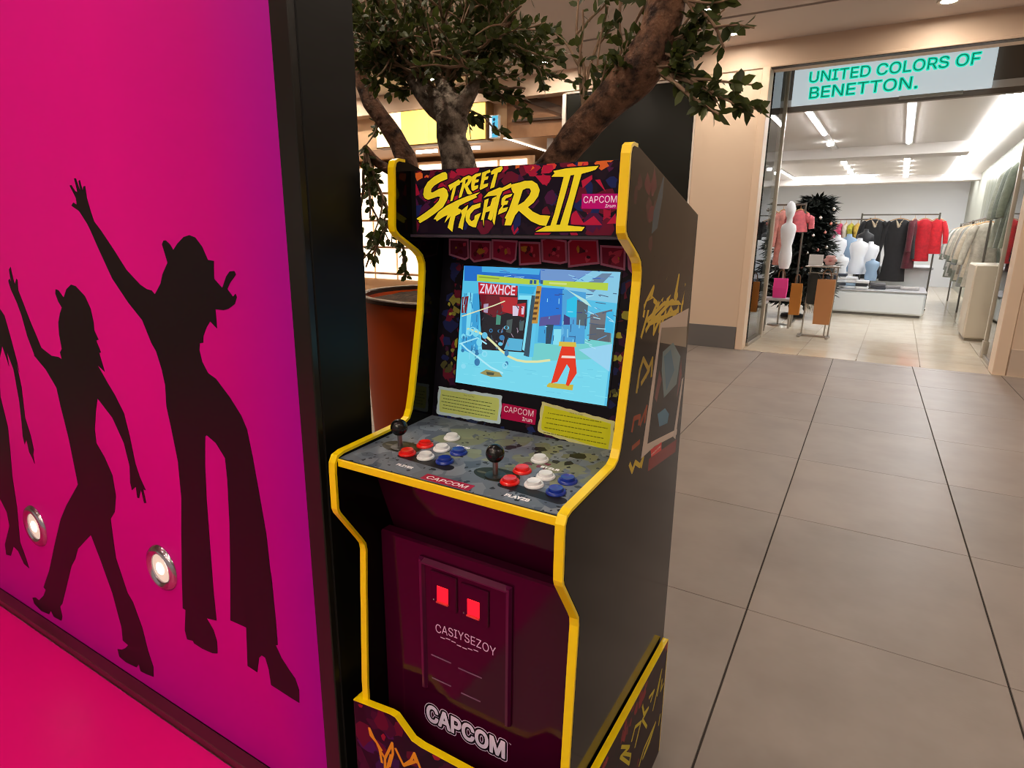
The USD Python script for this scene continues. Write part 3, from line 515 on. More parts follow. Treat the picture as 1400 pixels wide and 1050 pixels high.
M_BALL = mat('black_knob', S(16, 16, 17), rough=.16); M_SHAFT = mat('steel_shaft', S(150, 140, 138), rough=.25, metal=.9)
for i, (x, y) in enumerate(JS):
    j = thing('joystick', None, None, parent=cab); tag(j, 'black ball-top joystick on the %s of the control panel' % ('left' if i == 0 else 'right half'))
    obj('dust_washer', place(lathe([(0, 0), (.019, 0), (.0185, .0018), (.008, .003), (0, .003)], 32), x, y), mat('dust_washer', S(30, 30, 24), rough=.35), j, smooth=40)
    obj('shaft', place(lathe([(0, .003), (.0048, .003), (.0048, .030), (0, .030)], 16), x, y), M_SHAFT, j, smooth=40)
    obj('ball', place(ball(.0165, (0, 0, .0415), 4), x, y), M_BALL, j, smooth=True)
for col, x, y in BT:
    mm = mat('button_'+col, {'red': S(232, 26, 22), 'white': S(236, 238, 240), 'blue': S(18, 48, 150)}[col], rough=.28, coat=.3)
    b = obj('button', place(lathe([(0, 0), (.0166, 0), (.0171, .0016), (.0158, .0042), (.0140, .0050), (.0128, .0046), (.0128, .002), (0, .002)], 40), x, y), mm, cab, smooth=35, label=f'{col} push button')
    obj('plunger', place(lathe([(0, .002), (.0123, .002), (.0123, .0080), (.0115, .0095), (.007, .0089), (0, .0085)], 36), x, y), mm, b, smooth=35)
# lower front
M_MAR = mat('maroon_panel', S(60, 4, 34), rough=.09, spec=.34)
YF1 = .852
obj('upper_front_panel', hull([(x, y, z) for x in (xl, xr) for y, z in ((.832, .925), (.85, .925), (.900, .728), (.918, .728))]), M_MAR, cab)
fp = obj('front_panel', bx(xl, xr, YF1, YF1+.03, .05, .752, .004), M_MAR, cab)
FP = Plane((0, YF1, 0), (1, 0, 0), (0, 0, 1))
logo = BASE = fit_text('CAPCOM', *[FP.at(584, 980)[0], FP.at(690, 1030)[0]], (FP.at(586, 985)[1]+FP.at(688, 1036)[1])/2, (FP.at(588, 966)[1]+FP.at(690, 1012)[1])/2, True)
logo = logo.buffer(.0012, join_style=2)
ink('maker_logo', [(logo.buffer(.0058), S(226, 206, 236)), (logo.buffer(.0042), S(20, 8, 22)), (logo, S(236, 220, 246)), (fit_text('TM', logo.bounds[2]+.008, logo.bounds[2]+.014, logo.bounds[3]-.001, logo.bounds[3]+.002), S(220, 200, 230))], FP, M_SATIN, fp, .0006, label='white outlined maker name on the maroon front')
cd0 = FP.at(575, 757); cd1 = FP.at(702, 803); cz = (cd0[1]+cd1[1])/2; cx0, cx1, cb = cd0[0], cd1[0], .418
cdr = obj('coin_door', bx(cx0, cx1, YF1-.004, YF1-.0005, cb, cz, .001), M_MAR, cab)
M_MARF = mat('maroon_frame', S(84, 14, 56), rough=.25, coat=.3)
def bevel(x0, x1, z0, z1, w, d, vertical):
    y = YF1-.004
    if vertical: pts = [(x0, y, z0), (x0, y, z1), (x1, y, z0), (x1, y, z1), (x0+w*.3, y-d, z0+w*.3), (x0+w*.3, y-d, z1-w*.3), (x1-w*.3, y-d, z0+w*.3), (x1-w*.3, y-d, z1-w*.3)]
    else: pts = [(x0, y, z0), (x1, y, z0), (x0, y, z1), (x1, y, z1), (x0+w*.5, y-d, z0+w*.2), (x1-w*.5, y-d, z0+w*.2), (x0+w*.5, y-d, z1-w*.6), (x1-w*.5, y-d, z1-w*.6)]
    return hull(pts)
obj('door_frame', [bevel(cx0, cx1, cz-.013, cz, .013, .008, False), bevel(cx0, cx0+.013, cb, cz, .012, .007, True), bevel(cx1-.013, cx1, cb, cz, .012, .007, True)], M_MARF, cdr)
def door_rect(pts): return FP.poly(pts)
M_COIN = mat('coin_light', S(255, 24, 34), rough=.25, emit=(1.0, .012, .03), es=.9)
for pts in ([(600, 795), (618, 801), (618, 826), (600, 819)], [(641, 812), (661, 819), (661, 845), (641, 837)]):
    x0, y0, x1, y1 = door_rect(pts).bounds; d_ = YF1-.004
    cs = obj('coin_slot', bx(x0-.014, x1+.016, d_-.004, d_-.0003, y0-.012, y1+.024, .0015), M_MAR, cdr)
    obj('coin_light', bx(x0+.003, x1-.003, d_-.0065, d_-.0042, y0+.004, y1-.004, .0008), M_COIN, cdr)
    obj('coin_lip', bx(x0+.002, x1-.002, d_-.009, d_-.0042, y0, y0+.0035, .0006), mat('coin_lip', S(220, 60, 60), rough=.3), cdr)
    obj('screw', ball(.0018, (x0-.006, d_-.0045, y0+.002), 1), M_SHAFT, cdr)
DP = Plane((0, YF1-.004, 0), (1, 0, 0), (0, 0, 1))
g = DP.poly([(596, 852), (678, 880), (678, 898), (596, 870)]).bounds
ct = fit_text('CASIYSEZOY', g[0], g[2], g[1]+.010, g[3]-.010); pts = []
ctt = unary_union([affinity.translate(q, 0, .006*(1-((q.centroid.x-(g[0]+g[2])/2)/(.5*(g[2]-g[0])))**2)) for q in geoms(ct)])
under_ = [sbox(g[0]+.012+i*.0135, g[1]+.002+.003*math.sin(i*1.3), g[0]+.023+i*.0135, g[1]+.0042+.003*math.sin(i*1.3)) for i in range(7)]
ink('door_lettering', [(unary_union([ctt]+under_), S(214, 186, 214))], DP, M_SATIN, cdr, .0004)
for pts in ([(590, 893), (617, 908)], [(627, 913), (659, 927)], [(591, 925), (617, 939)], [(631, 947), (657, 959)]):
    (x0, z0), (x1, z1) = DP.at(*pts[0]), DP.at(*pts[1]); zz = (z0+z1)/2
    obj('slot_line', bx(x0, x1, YF1-.0055, YF1-.0042, zz-.0009, zz+.0009), mat('slot_edge', S(132, 92, 124), rough=.3), cdr)
# the riser the cabinet stands in
RX0, RX1, RY0, RY1, RT = -.846, -.322, .782, 1.362, .013
zf, zbk = .368, .349
fr_prof = [(RX0, 0), (RX1, 0), (RX1, zf), (-.425, .381), (-.44, .38), (-.483, .343), (-.506, .339), (-.66, .339), (-.684, .343), (-.727, .38), (-.742, .381), (RX0, zf)]
RF = Plane((0, RY0, 0), (1, 0, 0), (0, 0, 1)); rgn = Polygon(fr_prof)
rf = obj('riser_front', prism(rgn, RF, -RT, 0), M_INNER, cab)
top = LineString(fr_prof[2:])
obj('edge_trim', prism(top.buffer(.0011, cap_style=2), RF, -RT-.0005, .001), M_YEL, rf)
rg = random.Random(31)
lay = [(rgn, S(34, 12, 30))] + blotches(rg, RX1-RX0, .4, 150, [S(96, 16, 44), S(54, 20, 74), S(66, 16, 46), S(40, 14, 36), S(70, 22, 84)], .012, .032, RX0, 0) + blotches(rg, RX1-RX0, .4, 18, [S(150, 24, 50)], .006, .011, RX0, 0)
R9 = dict(org=(470, 900), sc=1400/230)
def stroke(fr, pts, w, org, sc_): return LineString([fr.at(org[0]+x/sc_, org[1]+y/sc_) for x, y in pts]).buffer(w, cap_style=2)
GOLD = S(232, 150, 34)
for pts in ([(212, 575), (225, 640), (275, 700), (300, 760), (345, 830), (345, 930)], [(212, 575), (250, 660), (320, 770)], [(345, 830), (405, 705), (410, 790), (380, 900)], [(430, 745), (470, 830), (500, 890), (560, 850), (590, 790), (640, 920)], [(500, 890), (590, 860)], [(300, 760), (320, 870)], [(590, 790), (600, 870)], [(360, 930), (395, 800)]):
    lay.append((stroke(RF, pts, .0034, **dict(org=R9['org'], sc_=R9['sc'])), GOLD))
for i in range(26):
    x, z_ = rg.uniform(-.72, -.36), rg.uniform(.06, .25); k = [(x, z_), (x+rg.uniform(-.02, .03), z_+rg.uniform(.01, .05)), (x+rg.uniform(.0, .04), z_-rg.uniform(.0, .03))]; lay.append((LineString(k).buffer(.0035), GOLD))
ink('riser_artwork', lay, RF, M_SATIN, rf, .0006, clip=rgn.buffer(-.002))
for X0_, face in ((RX1-RT, 1), (RX0, -1)):
    fr = Plane((X0_, 0, 0), (0, 1, 0), (0, 0, 1)); sh = Polygon([(RY0+RT+.001, 0), (RY1, 0), (RY1, zbk), (RY0+RT+.001, zf)])
    rs_ = obj('riser_side', prism(sh, fr, 0, RT), M_INNER, cab)
    obj('edge_trim', [prism(LineString([(RY0+RT+.001, zf), (RY1, zbk), (RY1, 0.004)]).buffer(.0011, cap_style=2, join_style=2), fr, -.0006, RT+.0006)], M_YEL, rs_)
    if face == 1:
        fo = Plane((RX1, 0, 0), (0, 1, 0), (0, 0, 1)); lay = [(sh, S(40, 16, 24))] + blotches(rg, .6, .36, 110, [S(40, 14, 20), S(48, 22, 30), S(30, 16, 24), S(36, 24, 50)], .012, .03, RY0, 0) + blotches(rg, .6, .05, 22, [S(140, 28, 40), S(120, 24, 36)], .01, .02, RY0, .315) + blotches(rg, .6, .2, 10, [S(112, 22, 34)], .008, .016, RY0, .05)
        YS = S(206, 190, 36); o9 = dict(org=(740, 840), sc_=5.0)
        for pts in ([(545, 905), (600, 905), (540, 975), (600, 1020), (610, 960), (560, 950)], [(615, 870), (640, 770), (680, 735), (640, 900), (660, 820)], [(690, 620), (700, 680), (730, 640), (690, 720), (720, 770)], [(735, 570), (770, 520), (745, 600)], [(760, 660), (800, 480), (822, 380), (790, 560)], [(665, 1040), (700, 920), (780, 740), (740, 870), (690, 990)], [(760, 800), (700, 960)], [(825, 440), (815, 520), (835, 470)], [(800, 760), (812, 680)]):
            lay.append((stroke(fo, pts, .0042, **o9), YS))
        ink('riser_artwork', lay, fo, M_SATIN, rs_, .0006, clip=sh.buffer(-.003))
# artwork printed on the right-hand side panel, with painted reflections near its top
o8, s8 = (860, 330), 318/100
def q8(*p): return PR.poly(p, o8, s8)
lay = [(side.buffer(-.004), S(12, 11, 10))]
SY = S(218, 186, 62); rg = random.Random(41)
for pts in ([(50, 420), (75, 330), (105, 200), (70, 270), (60, 330)], [(62, 285), (100, 250), (120, 270), (95, 330)], [(120, 290), (165, 165), (140, 260)], [(130, 250), (180, 160), (160, 280), (190, 190)], [(190, 270), (215, 150), (200, 260), (232, 170)], [(225, 310), (250, 110), (240, 200), (225, 300)], [(75, 345), (150, 270), (235, 265)], [(70, 390), (110, 320), (105, 400), (135, 330), (130, 390), (160, 300)], [(160, 330), (180, 290), (195, 330), (215, 280)], [(80, 360), (215, 300)], [(100, 350), (200, 240)]):
    lay.append((stroke(PR, pts, .0048, o8, s8), SY))
for pts in ([(30, 660), (45, 560), (60, 510), (85, 560), (50, 620)], [(70, 590), (100, 510), (95, 590)], [(35, 640), (40, 590)]): lay.append((stroke(PR, pts, .005, o8, s8), S(178, 150, 48)))
for pts in ([(10, 830), (20, 770), (45, 760), (40, 800)], [(45, 800), (75, 720), (65, 790)], [(10, 900), (45, 870)], [(95, 650), (110, 560), (105, 640)]): lay.append((stroke(PR, pts, .005, o8, s8), S(150, 62, 30)))
lay += [(stroke(PR, [(0, 965), (12, 1000), (25, 960), (45, 975), (60, 940), (50, 985)], .005, o8, s8), S(204, 176, 40))]
frame = q8((135, 355), (258, 290), (205, 840), (110, 890), (50, 945))
lay += [(frame, S(208, 190, 176)), (q8((140, 375), (250, 370), (248, 460), (208, 815), (78, 880)), S(30, 30, 32)), (q8((140, 375), (250, 370), (246, 460), (134, 440)), S(150, 138, 124)), (q8((145, 480), (190, 440), (222, 500), (205, 620), (150, 680), (140, 560)), S(112, 136, 142)), (q8((150, 500), (180, 470), (195, 560), (160, 650)), S(84, 122, 144)), (q8((110, 680), (130, 560), (140, 600), (118, 700)), S(120, 70, 70)), (q8((205, 680), (225, 510), (228, 580), (212, 660)), S(120, 70, 70)), (q8((122, 750), (155, 725), (172, 750), (165, 790), (130, 805)), S(72, 126, 156)), (q8((200, 860), (235, 590), (228, 600), (190, 850)), S(200, 186, 176)),
        (q8((92, 905), (140, 872), (138, 915), (95, 945)), S(214, 48, 50)), (q8((80, 1000), (85, 945), (205, 860), (200, 915)), S(130, 26, 32))]
tb = q8((97, 912), (136, 882), (134, 905), (98, 935)).bounds
lay.append((fit_text('CAPCOM', tb[0], tb[2], tb[1]+.006, tb[3]-.006), S(240, 200, 190)))
lay += [(b.intersection(q8((70, 60), (290, 60), (270, 290), (40, 300))), c) for b, c in blotches(rg, .4, .3, 26, [S(40, 18, 24), S(26, 20, 24)], .015, .04, .98, 1.2)]
lay += [(b, c) for b, c in blotches(rg, .14, .12, 9, [S(96, 30, 46), S(70, 24, 36)], .014, .024, .955, 1.34)]  # wine blotches: pink reflections of the shop, painted into the print
lay.append((PR.poly([(893, 290), (908, 235), (905, 270), (898, 312), (890, 320)]), S(60, 84, 100)))  # blue streak: painted reflection of the lit shop sign, not artwork
ink('side_artwork_and_reflections', lay, PR, print_mat('side_print', .09), sides[0], .0009, clip=side.buffer(-.004))
# ---------------------------------------------------------------- the pink backdrop wall with dancers
YP, XB, XP = .773, -.886, -.935
M_PINK = mat('pink_print', S(224, 8, 132), rough=.28, spec=.4)
M_BLKW = mat('booth_black', S(13, 12, 11), rough=.4, spec=.25)
wall = thing('backdrop_wall', 'magenta printed backdrop wall with black dancer silhouettes in a black frame', 'backdrop wall')
obj('wall_core', bx(-4.6, XB, YP+.012, YP+.148, .0, 2.6, .003), M_BLKW, wall)
obj('frame_post', bx(XP+.001, XB-.0005, YP-.004, YP+.0118, .03, 2.6, .002), mat('frame_black', S(28, 26, 22), rough=.26, spec=.35), wall)
PPN = Plane((-4.6, YP, 0), (1, 0, 0), (0, 0, 1))
# the printed sheet: magenta, turning purple towards its right-hand and lower edge
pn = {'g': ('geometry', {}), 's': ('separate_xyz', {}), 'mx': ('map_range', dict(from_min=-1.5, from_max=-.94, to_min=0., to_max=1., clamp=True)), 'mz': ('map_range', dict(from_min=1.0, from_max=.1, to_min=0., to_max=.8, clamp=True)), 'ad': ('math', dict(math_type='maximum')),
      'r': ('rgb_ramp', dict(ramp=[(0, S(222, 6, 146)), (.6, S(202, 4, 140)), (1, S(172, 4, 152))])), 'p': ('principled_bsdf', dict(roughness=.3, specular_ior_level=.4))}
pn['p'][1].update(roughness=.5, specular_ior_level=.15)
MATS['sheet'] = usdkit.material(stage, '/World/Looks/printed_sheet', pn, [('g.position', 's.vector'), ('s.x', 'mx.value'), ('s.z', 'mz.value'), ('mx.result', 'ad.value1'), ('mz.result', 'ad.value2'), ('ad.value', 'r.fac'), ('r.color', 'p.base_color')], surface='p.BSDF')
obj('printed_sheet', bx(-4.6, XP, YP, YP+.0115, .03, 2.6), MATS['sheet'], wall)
M_SIL = mat('silhouette_black', S(17, 12, 16), rough=.4, spec=.25)
OA, OB, OC, DS = (0, 180), (0, 480), (0, 720), 1400/440
def tr(*segs):
    out = []
    for o, pts in segs: out += [PPN.at(o[0]+x/DS, o[1]+y/DS) for x, y in pts]
    return Polygon(out).buffer(0)
D1 = tr((OA, [(380, 400), (345, 345), (330, 335), (312, 322), (320, 308), (335, 318), (332, 290), (318, 262), (304, 235), (311, 232), (328, 258), (338, 264), (330, 230), (323, 203), (331, 203), (345, 245), (351, 258), (343, 215), (348, 210), (361, 258), (364, 238), (371, 236), (379, 290), (395, 345), (410, 390), (440, 430), (500, 520), (550, 600), (610, 665), (640, 685), (660, 690), (675, 708), (700, 660), (708, 620), (730, 570), (718, 530), (706, 490), (712, 474), (722, 473), (740, 490), (755, 515), (772, 488), (800, 458), (825, 450), (850, 460), (880, 500), (905, 558), (931, 562), (932, 640), (950, 660), (968, 680), (985, 630), (1000, 608), (1020, 606), (1027, 622), (1000, 660), (990, 685), (1003, 703), (1015, 718), (1025, 705), (1031, 720), (1022, 750), (995, 770), (975, 776), (938, 772), (945, 856), (915, 825), (900, 850), (885, 890), (885, 918), (870, 920), (868, 950), (880, 1000), (905, 1048)]),
        (OB, [(908, 97), (940, 120), (1000, 200), (1050, 280), (1075, 340), (1100, 460), (1125, 600), (1160, 800), (1187, 1050)]),
        (OC, [(1180, 200), (1200, 400), (1209, 514), (1200, 516), (1225, 570), (1260, 625), (1285, 660), (1302, 710), (1303, 766), (1270, 746), (1180, 688), (1170, 620), (1155, 570), (1140, 559), (1128, 570), (1120, 633), (1078, 605), (1075, 520), (1072, 438), (1003, 407), (1003, 200), (1000, 0)]),
        (OB, [(990, 560), (980, 465), (940, 400), (900, 365), (893, 372), (893, 500), (900, 650), (915, 850)]),
        (OC, [(930, 285), (943, 408), (900, 398), (930, 450), (945, 500), (947, 551), (925, 550), (880, 530), (845, 507), (840, 496), (815, 490), (805, 450), (808, 362), (796, 355), (792, 200), (790, 0)]),
        (OB, [(790, 640), (775, 480), (745, 330), (725, 240), (720, 150), (705, 80), (680, 0)]), (OA, [(660, 920), (620, 820), (560, 745), (490, 640), (430, 510), (395, 430)]))
D2 = tr((OA, [(75, 745), (50, 690), (40, 660), (37, 648), (42, 640), (50, 658), (40, 600), (47, 588), (58, 640), (66, 665), (72, 640), (77, 645), (80, 690), (100, 740), (130, 820), (160, 890), (180, 940), (225, 975), (255, 980), (270, 990), (262, 960), (270, 945), (258, 880), (255, 830), (262, 790), (270, 765), (255, 740), (242, 705), (243, 685), (255, 690), (278, 722), (290, 685), (310, 665), (330, 672), (370, 715), (395, 770), (408, 830), (411, 865), (430, 905), (419, 908), (440, 960), (432, 962), (445, 1005), (457, 1045)]),
        (OB, [(425, 60), (470, 140), (500, 190), (540, 270), (565, 370), (590, 490), (610, 550), (635, 605), (624, 602), (637, 660), (628, 661), (614, 602), (606, 640), (598, 637), (592, 590), (575, 605), (567, 570), (565, 500), (540, 400), (490, 290), (425, 205), (418, 260), (413, 340), (420, 400), (455, 460), (490, 540), (505, 630), (500, 700), (482, 730), (495, 830), (505, 900), (555, 1050)]),
        (OC, [(580, 330), (620, 440), (645, 540), (668, 610), (669, 653), (640, 642), (612, 628), (605, 598), (595, 612), (550, 590), (520, 565), (512, 532), (530, 535), (546, 528), (558, 515), (535, 495), (530, 440), (490, 290), (440, 150), (398, 40)]),
        (OB, [(395, 800), (340, 860), (328, 905)]), (OC, [(312, 170), (300, 220), (272, 335), (262, 348), (272, 390), (268, 409), (235, 392), (222, 365), (215, 381), (180, 366), (150, 335), (142, 308), (155, 308), (170, 320), (190, 300), (200, 275), (190, 263), (215, 190), (240, 70)]),
        (OB, [(265, 730), (290, 670), (340, 580), (330, 530), (300, 380), (265, 240), (247, 160), (200, 80), (150, 20)]), (OA, [(150, 970), (120, 890), (95, 800)]))
D3 = tr((OA, [(-140, 640), (-110, 560), (-70, 560), (-40, 640), (-30, 720), (0, 770), (20, 800), (40, 870), (75, 1000), (85, 1045)]), (OB, [(70, 40), (95, 160), (110, 290), (135, 370), (148, 430), (145, 450), (152, 490), (140, 462), (128, 440), (116, 385), (108, 406), (100, 370), (95, 310), (85, 220), (60, 80), (30, 0)]), (OA, [(40, 1020), (10, 930)]),
        (OB, [(-5, 60), (3, 200), (35, 330), (45, 430), (55, 550), (75, 680), (88, 830), (110, 890), (128, 945), (105, 925), (80, 870), (60, 850), (48, 890), (28, 885), (22, 840), (42, 760), (30, 700), (0, 640), (-40, 760), (-80, 900), (-120, 900), (-90, 700), (-140, 560), (-160, 400), (-170, 200), (-190, 60)]), (OA, [(-180, 900)]))
for g, lab in ((D1, 'large black dancer silhouette in a brimmed hat with raised arm'), (D2, 'middle black dancer silhouette in a hat, striding'), (D3, 'black dancer silhouette cut by the left edge')):
    obj('dancer_silhouette', prism(g, PPN, .0003, .0009), M_SIL, wall, label=lab)
obj('wall_base', bx(-4.6, XB, YP-.034, YP-.001, .002, .03, .002), mat('base_maroon', S(84, 24, 42), rough=.35), wall)
struct('pink_floor', bx(-4.6, -.9, -3.0, YP-.036, .0005, .006, .0015), mat('pink_floor', S(232, 6, 128), rough=.36, spec=.45))
M_CHROME = mat('lamp_chrome', S(190, 175, 185), rough=.18, metal=1.)
M_WLENS = mat('wall_lamp_lens', S(170, 150, 130), emit=(1.0, .86, .70), es=.55)
M_WGL = mat('wall_lamp_core', (1, .95, .85), emit=(1.0, .9, .76), es=14.)
for px, py, hw, hh, lab in ((49.3, 719, 14.5, 24.5, 'round recessed wall lamp between the two left dancers'), (222, 776, 19, 28, 'round recessed wall lamp beside the legs of the large dancer')):
    x, z = PPN.at(px, py); R = (abs(PPN.at(px, py-hh)[1]-PPN.at(px, py+hh)[1]))/2
    t = thing('wall_lamp', lab, 'wall lamp', 'wall lamps', (-4.6+x, YP, z))
    rot = lambda m: (m.apply_transform(trimesh.geometry.align_vectors([0, 0, 1], [0, -1, 0])), m)[1]
    obj('ring', rot(lathe([(R*.62, .0006), (R*.62, .006), (R*.70, .0105), (R*.80, .0125), (R*.94, .008), (R, .0006), (R*.62, .0006)], 44)), M_CHROME, t, smooth=40)
    obj('lens', rot(lathe([(0, .006), (R*.45, .0055), (R*.615, .003), (R*.615, .0008), (0, .0008)], 32)), M_WLENS, t, smooth=40)
    obj('bulb', rot(lathe([(0, .0095), (R*.22, .0085), (R*.26, .0062), (0, .0062)], 20)), M_WGL, t)

# ---------------------------------------------------------------- planter and tree behind the cabinet
PX, PY, PZ, PRD = -1.315, 1.98, 1.135, .46
pl = thing('planter', 'tall round copper-orange planter with a dark rim behind the cabinet', 'planter', None, (PX, PY, 0))
obj('pot', lathe([(0, .01), (.38, .01), (.385, .02), (PRD-.012, PZ-.022), (PRD-.012, PZ-.018), (PRD-.03, PZ-.018), (PRD-.03, PZ-.07), (0, PZ-.07)], 72), mat('copper_lacquer', S(244, 92, 12), rough=.42, spec=.35), pl, smooth=30)
obj('rim', lathe([(PRD-.03, PZ-.018), (PRD-.008, PZ-.018), (PRD, PZ-.014), (PRD, PZ-.004), (PRD-.004, PZ), (PRD-.026, PZ), (PRD-.03, PZ-.004), (PRD-.03, PZ-.018)], 72), mat('planter_rim', S(64, 42, 32), rough=.3, metal=.3), pl, smooth=40)
sv = trimesh.creation.icosphere(4, PRD-.033); sv.vertices *= (1, 1, .09); k = meshkit.fbm(np.array(sv.vertices)*22, 3, 4); sv.vertices[:, 2] += (k-.5)*.02+PZ-.040
obj('soil', sv, mat('bark_mulch', S(92, 66, 46), rough=.9, var=(40, S(40, 28, 20), .35, .65), bump=(70, .6)), pl, smooth=True, kind='stuff')
rt = np.random.default_rng(17); rb = random.Random(19)
M_BARK = mat('grey_bark', S(176, 160, 144), rough=.85, var=(26, S(74, 62, 52), .42, .64), bump=(60, .9))
M_BARK2 = mat('brown_bark', S(134, 96, 72), rough=.8, var=(22, S(44, 26, 18), .4, .64), bump=(60, .9))
M_TWIG = mat('twig_bark', S(150, 122, 98), rough=.8)
M_LEAF = []
for i, c in enumerate(((66, 74, 44), (84, 92, 54), (50, 58, 36))):
    nm = f'leaf_{i}'
    M_LEAF.append(usdkit.material(stage, '/World/Looks/'+nm, {'p': ('principled_bsdf', dict(base_color=S(*c), roughness=.45, specular_ior_level=.3)), 't': ('translucent_bsdf', dict(color=S(c[0]+30, c[1]+36, c[2]))), 'm': ('mix_closure', dict(fac=.22))}, [('p.BSDF', 'm.closure1'), ('t.BSDF', 'm.closure2')], surface='m.closure'))
tree = thing('ficus_tree', 'small-leaved tree with three gnarled bare stems rising from the planter behind the cabinet', 'tree')
def tp(px, py, y): return on('y', y, px, py)
base = np.array([PX, PY, PZ-.09])
s1 = [base+(.02, 0, 0), tp(634, 300, 1.97), tp(627, 222, 1.95), tp(618, 190, 1.95), tp(617, 160, 1.95), tp(612, 136, 1.95)]
obj('stem', [sweep(s1, [.09, .072, .064, .055, .06, .05], 24, 1, .24), sweep([tp(618, 158, 1.95), tp(594, 142, 1.94), tp(570, 112, 1.92), tp(548, 78, 1.9)], [.055, .046, .036, .022], 16, 2, .2), sweep([tp(620, 155, 1.95), tp(608, 120, 1.97), tp(604, 85, 2.0), tp(610, 30, 2.02)], [.05, .034, .024, .014], 14, 3, .18), sweep([tp(624, 155, 1.95), tp(642, 128, 1.96), tp(668, 90, 1.98), tp(690, 40, 2.)], [.045, .026, .018, .010], 12, 4, .15)], M_BARK, tree, smooth=True, label='thick grey gnarled middle stem')
s2 = [base+(.12, .0, 0), tp(712, 300, 1.95), tp(764, 218, 1.93), tp(806, 165, 1.92), tp(850, 122, 1.9), tp(880, 88, 1.88), tp(900, 40, 1.86), tp(918, -30, 1.84), tp(930, -90, 1.83)]
obj('stem', [sweep(s2, [.085, .075, .052, .054, .060, .064, .056, .05, .04], 22, 5, .16), sweep([tp(878, 92, 1.88), tp(905, 92, 1.86), tp(924, 90, 1.84)], [.04, .018, .008], 10, 6, .1)], M_BARK2, tree, smooth=True, label='brown stem leaning to the right')
s3 = [base+(-.16, .05, 0), tp(572, 300, 2.02), tp(556, 224, 2.02), tp(534, 178, 2.0), tp(508, 140, 1.98), tp(488, 95, 1.96), tp(470, 40, 1.95)]
obj('stem', [sweep(s3, [.05, .05, .042, .036, .032, .028, .02], 16, 8, .25), sweep([tp(562, 245, 2.03), tp(520, 225, 2.0), tp(498, 200, 1.97)], [.024, .02, .012], 10, 9, .2)], M_BARK2, tree, smooth=True, label='thin dark stem on the left')
LEAF = np.array([(0, 0, 0), (.28, .22, .03), (.66, .20, .04), (1, 0, -.03), (.66, -.20, .04), (.28, -.22, .03), (.34, 0, -.01), (.70, 0, -.015)], float)
LFC = np.array([(0, 6, 1), (1, 6, 7), (1, 7, 2), (2, 7, 3), (3, 7, 4), (4, 7, 5), (5, 7, 6), (0, 5, 6)])
leaves, twigs = [], []
def leaf(p, d, size):
    d = d/np.linalg.norm(d); s = np.cross(d, rt.normal(size=3)); s /= np.linalg.norm(s); n = np.cross(s, d)
    v = LEAF*size; leaves.append((p, p+v[:, :1]*d+v[:, 1:2]*s*1.15+v[:, 2:]*n))
def twig(p, d, length, n, size=.042, sag=.0, r=.0032, spread=.35, sub=0, jit=.13):
    pts, q, dd = [p], np.array(p, float), np.array(d, float)/np.linalg.norm(d)
    k = max(4, int(length/.05))
    for i in range(k):
        dd = dd+rt.normal(size=3)*jit+np.array((0, 0, -sag)); dd /= np.linalg.norm(dd); q = q+dd*length/k; pts.append(q)
    twigs.append(sweep(pts, np.linspace(r, r*.45, len(pts)), 5))
    n = int(n*1.7)
    for i in range(n):
        t = (.25 if sub == 0 else .08)+(.75 if sub == 0 else .92)*rt.random(); j = min(int(t*k), k-1); f = t*k-j; pp = pts[j]*(1-f)+pts[j+1]*f; ax = pts[j+1]-pts[j]; ax = ax/np.linalg.norm(ax)
        leaf(pp, ax*.7+rt.normal(size=3)*.62, size*(.9+.5*rt.random()))
    for i in range(sub+1 if sub > 1 else sub):
        j = rt.integers(1, k); ax = pts[j]-pts[j-1]; ax = ax/np.linalg.norm(ax)
        twig(pts[j], ax+rt.normal(size=3)*spread*1.6, length*(.35+.3*rt.random()), max(6, n//2), size, sag, r*.6, spread)
def fan(px, py, y, targets, n, length, size=.040, sub=3, sag=.0, jit=.13):
    p = tp(px, py, y)
    for tx, ty, dy in targets:
        q = tp(tx, ty, y+dy); d = q-p; L = np.linalg.norm(d)
        twig(p, d, L*length, n, size, sag, .0075 if L > .25 else .005, .35, sub, jit)
# round crown over the middle stem: many thin upright shoots
def crown(n, root, y0, cx, cy, rx, ry, lo, hi, leaves_, size, sub=2):
    for i in range(n):
        an = math.radians(lo+(hi-lo)*(i+rt.random())/n); k = .55+.5*rt.random()
        r0 = root[rt.integers(len(root))]; fan(r0[0], r0[1], y0, [(cx+rx*k*math.cos(an), cy-ry*k*math.sin(an), rt.uniform(-.32, .32))], leaves_, 1.0, size, sub)
crown(28, [(600, 128), (612, 110), (606, 95), (585, 128)], 1.96, 600, 110, 130, 190, 25, 165, 11, .030, 3)
crown(12, [(560, 98), (548, 80), (570, 110)], 1.91, 548, 80, 80, 120, 60, 190, 11, .030, 3)
crown(15, [(640, 130), (660, 100), (680, 60)], 1.97, 650, 105, 105, 150, 0, 100, 11, .031, 3)
fan(655, 125, 1.95, [(735, 150, -.05), (728, 125, -.1), (705, 150, .0)], 7, .95, .036, 1, .01)
fan(640, 150, 1.93, [(660, 170, -.06), (690, 160, -.1)], 6, .9, .036, 0, .03)
fan(566, 112, 1.92, [(526, 128, -.03), (500, 100, -.06), (505, 70, .1)], 8, .9, .032, 1)
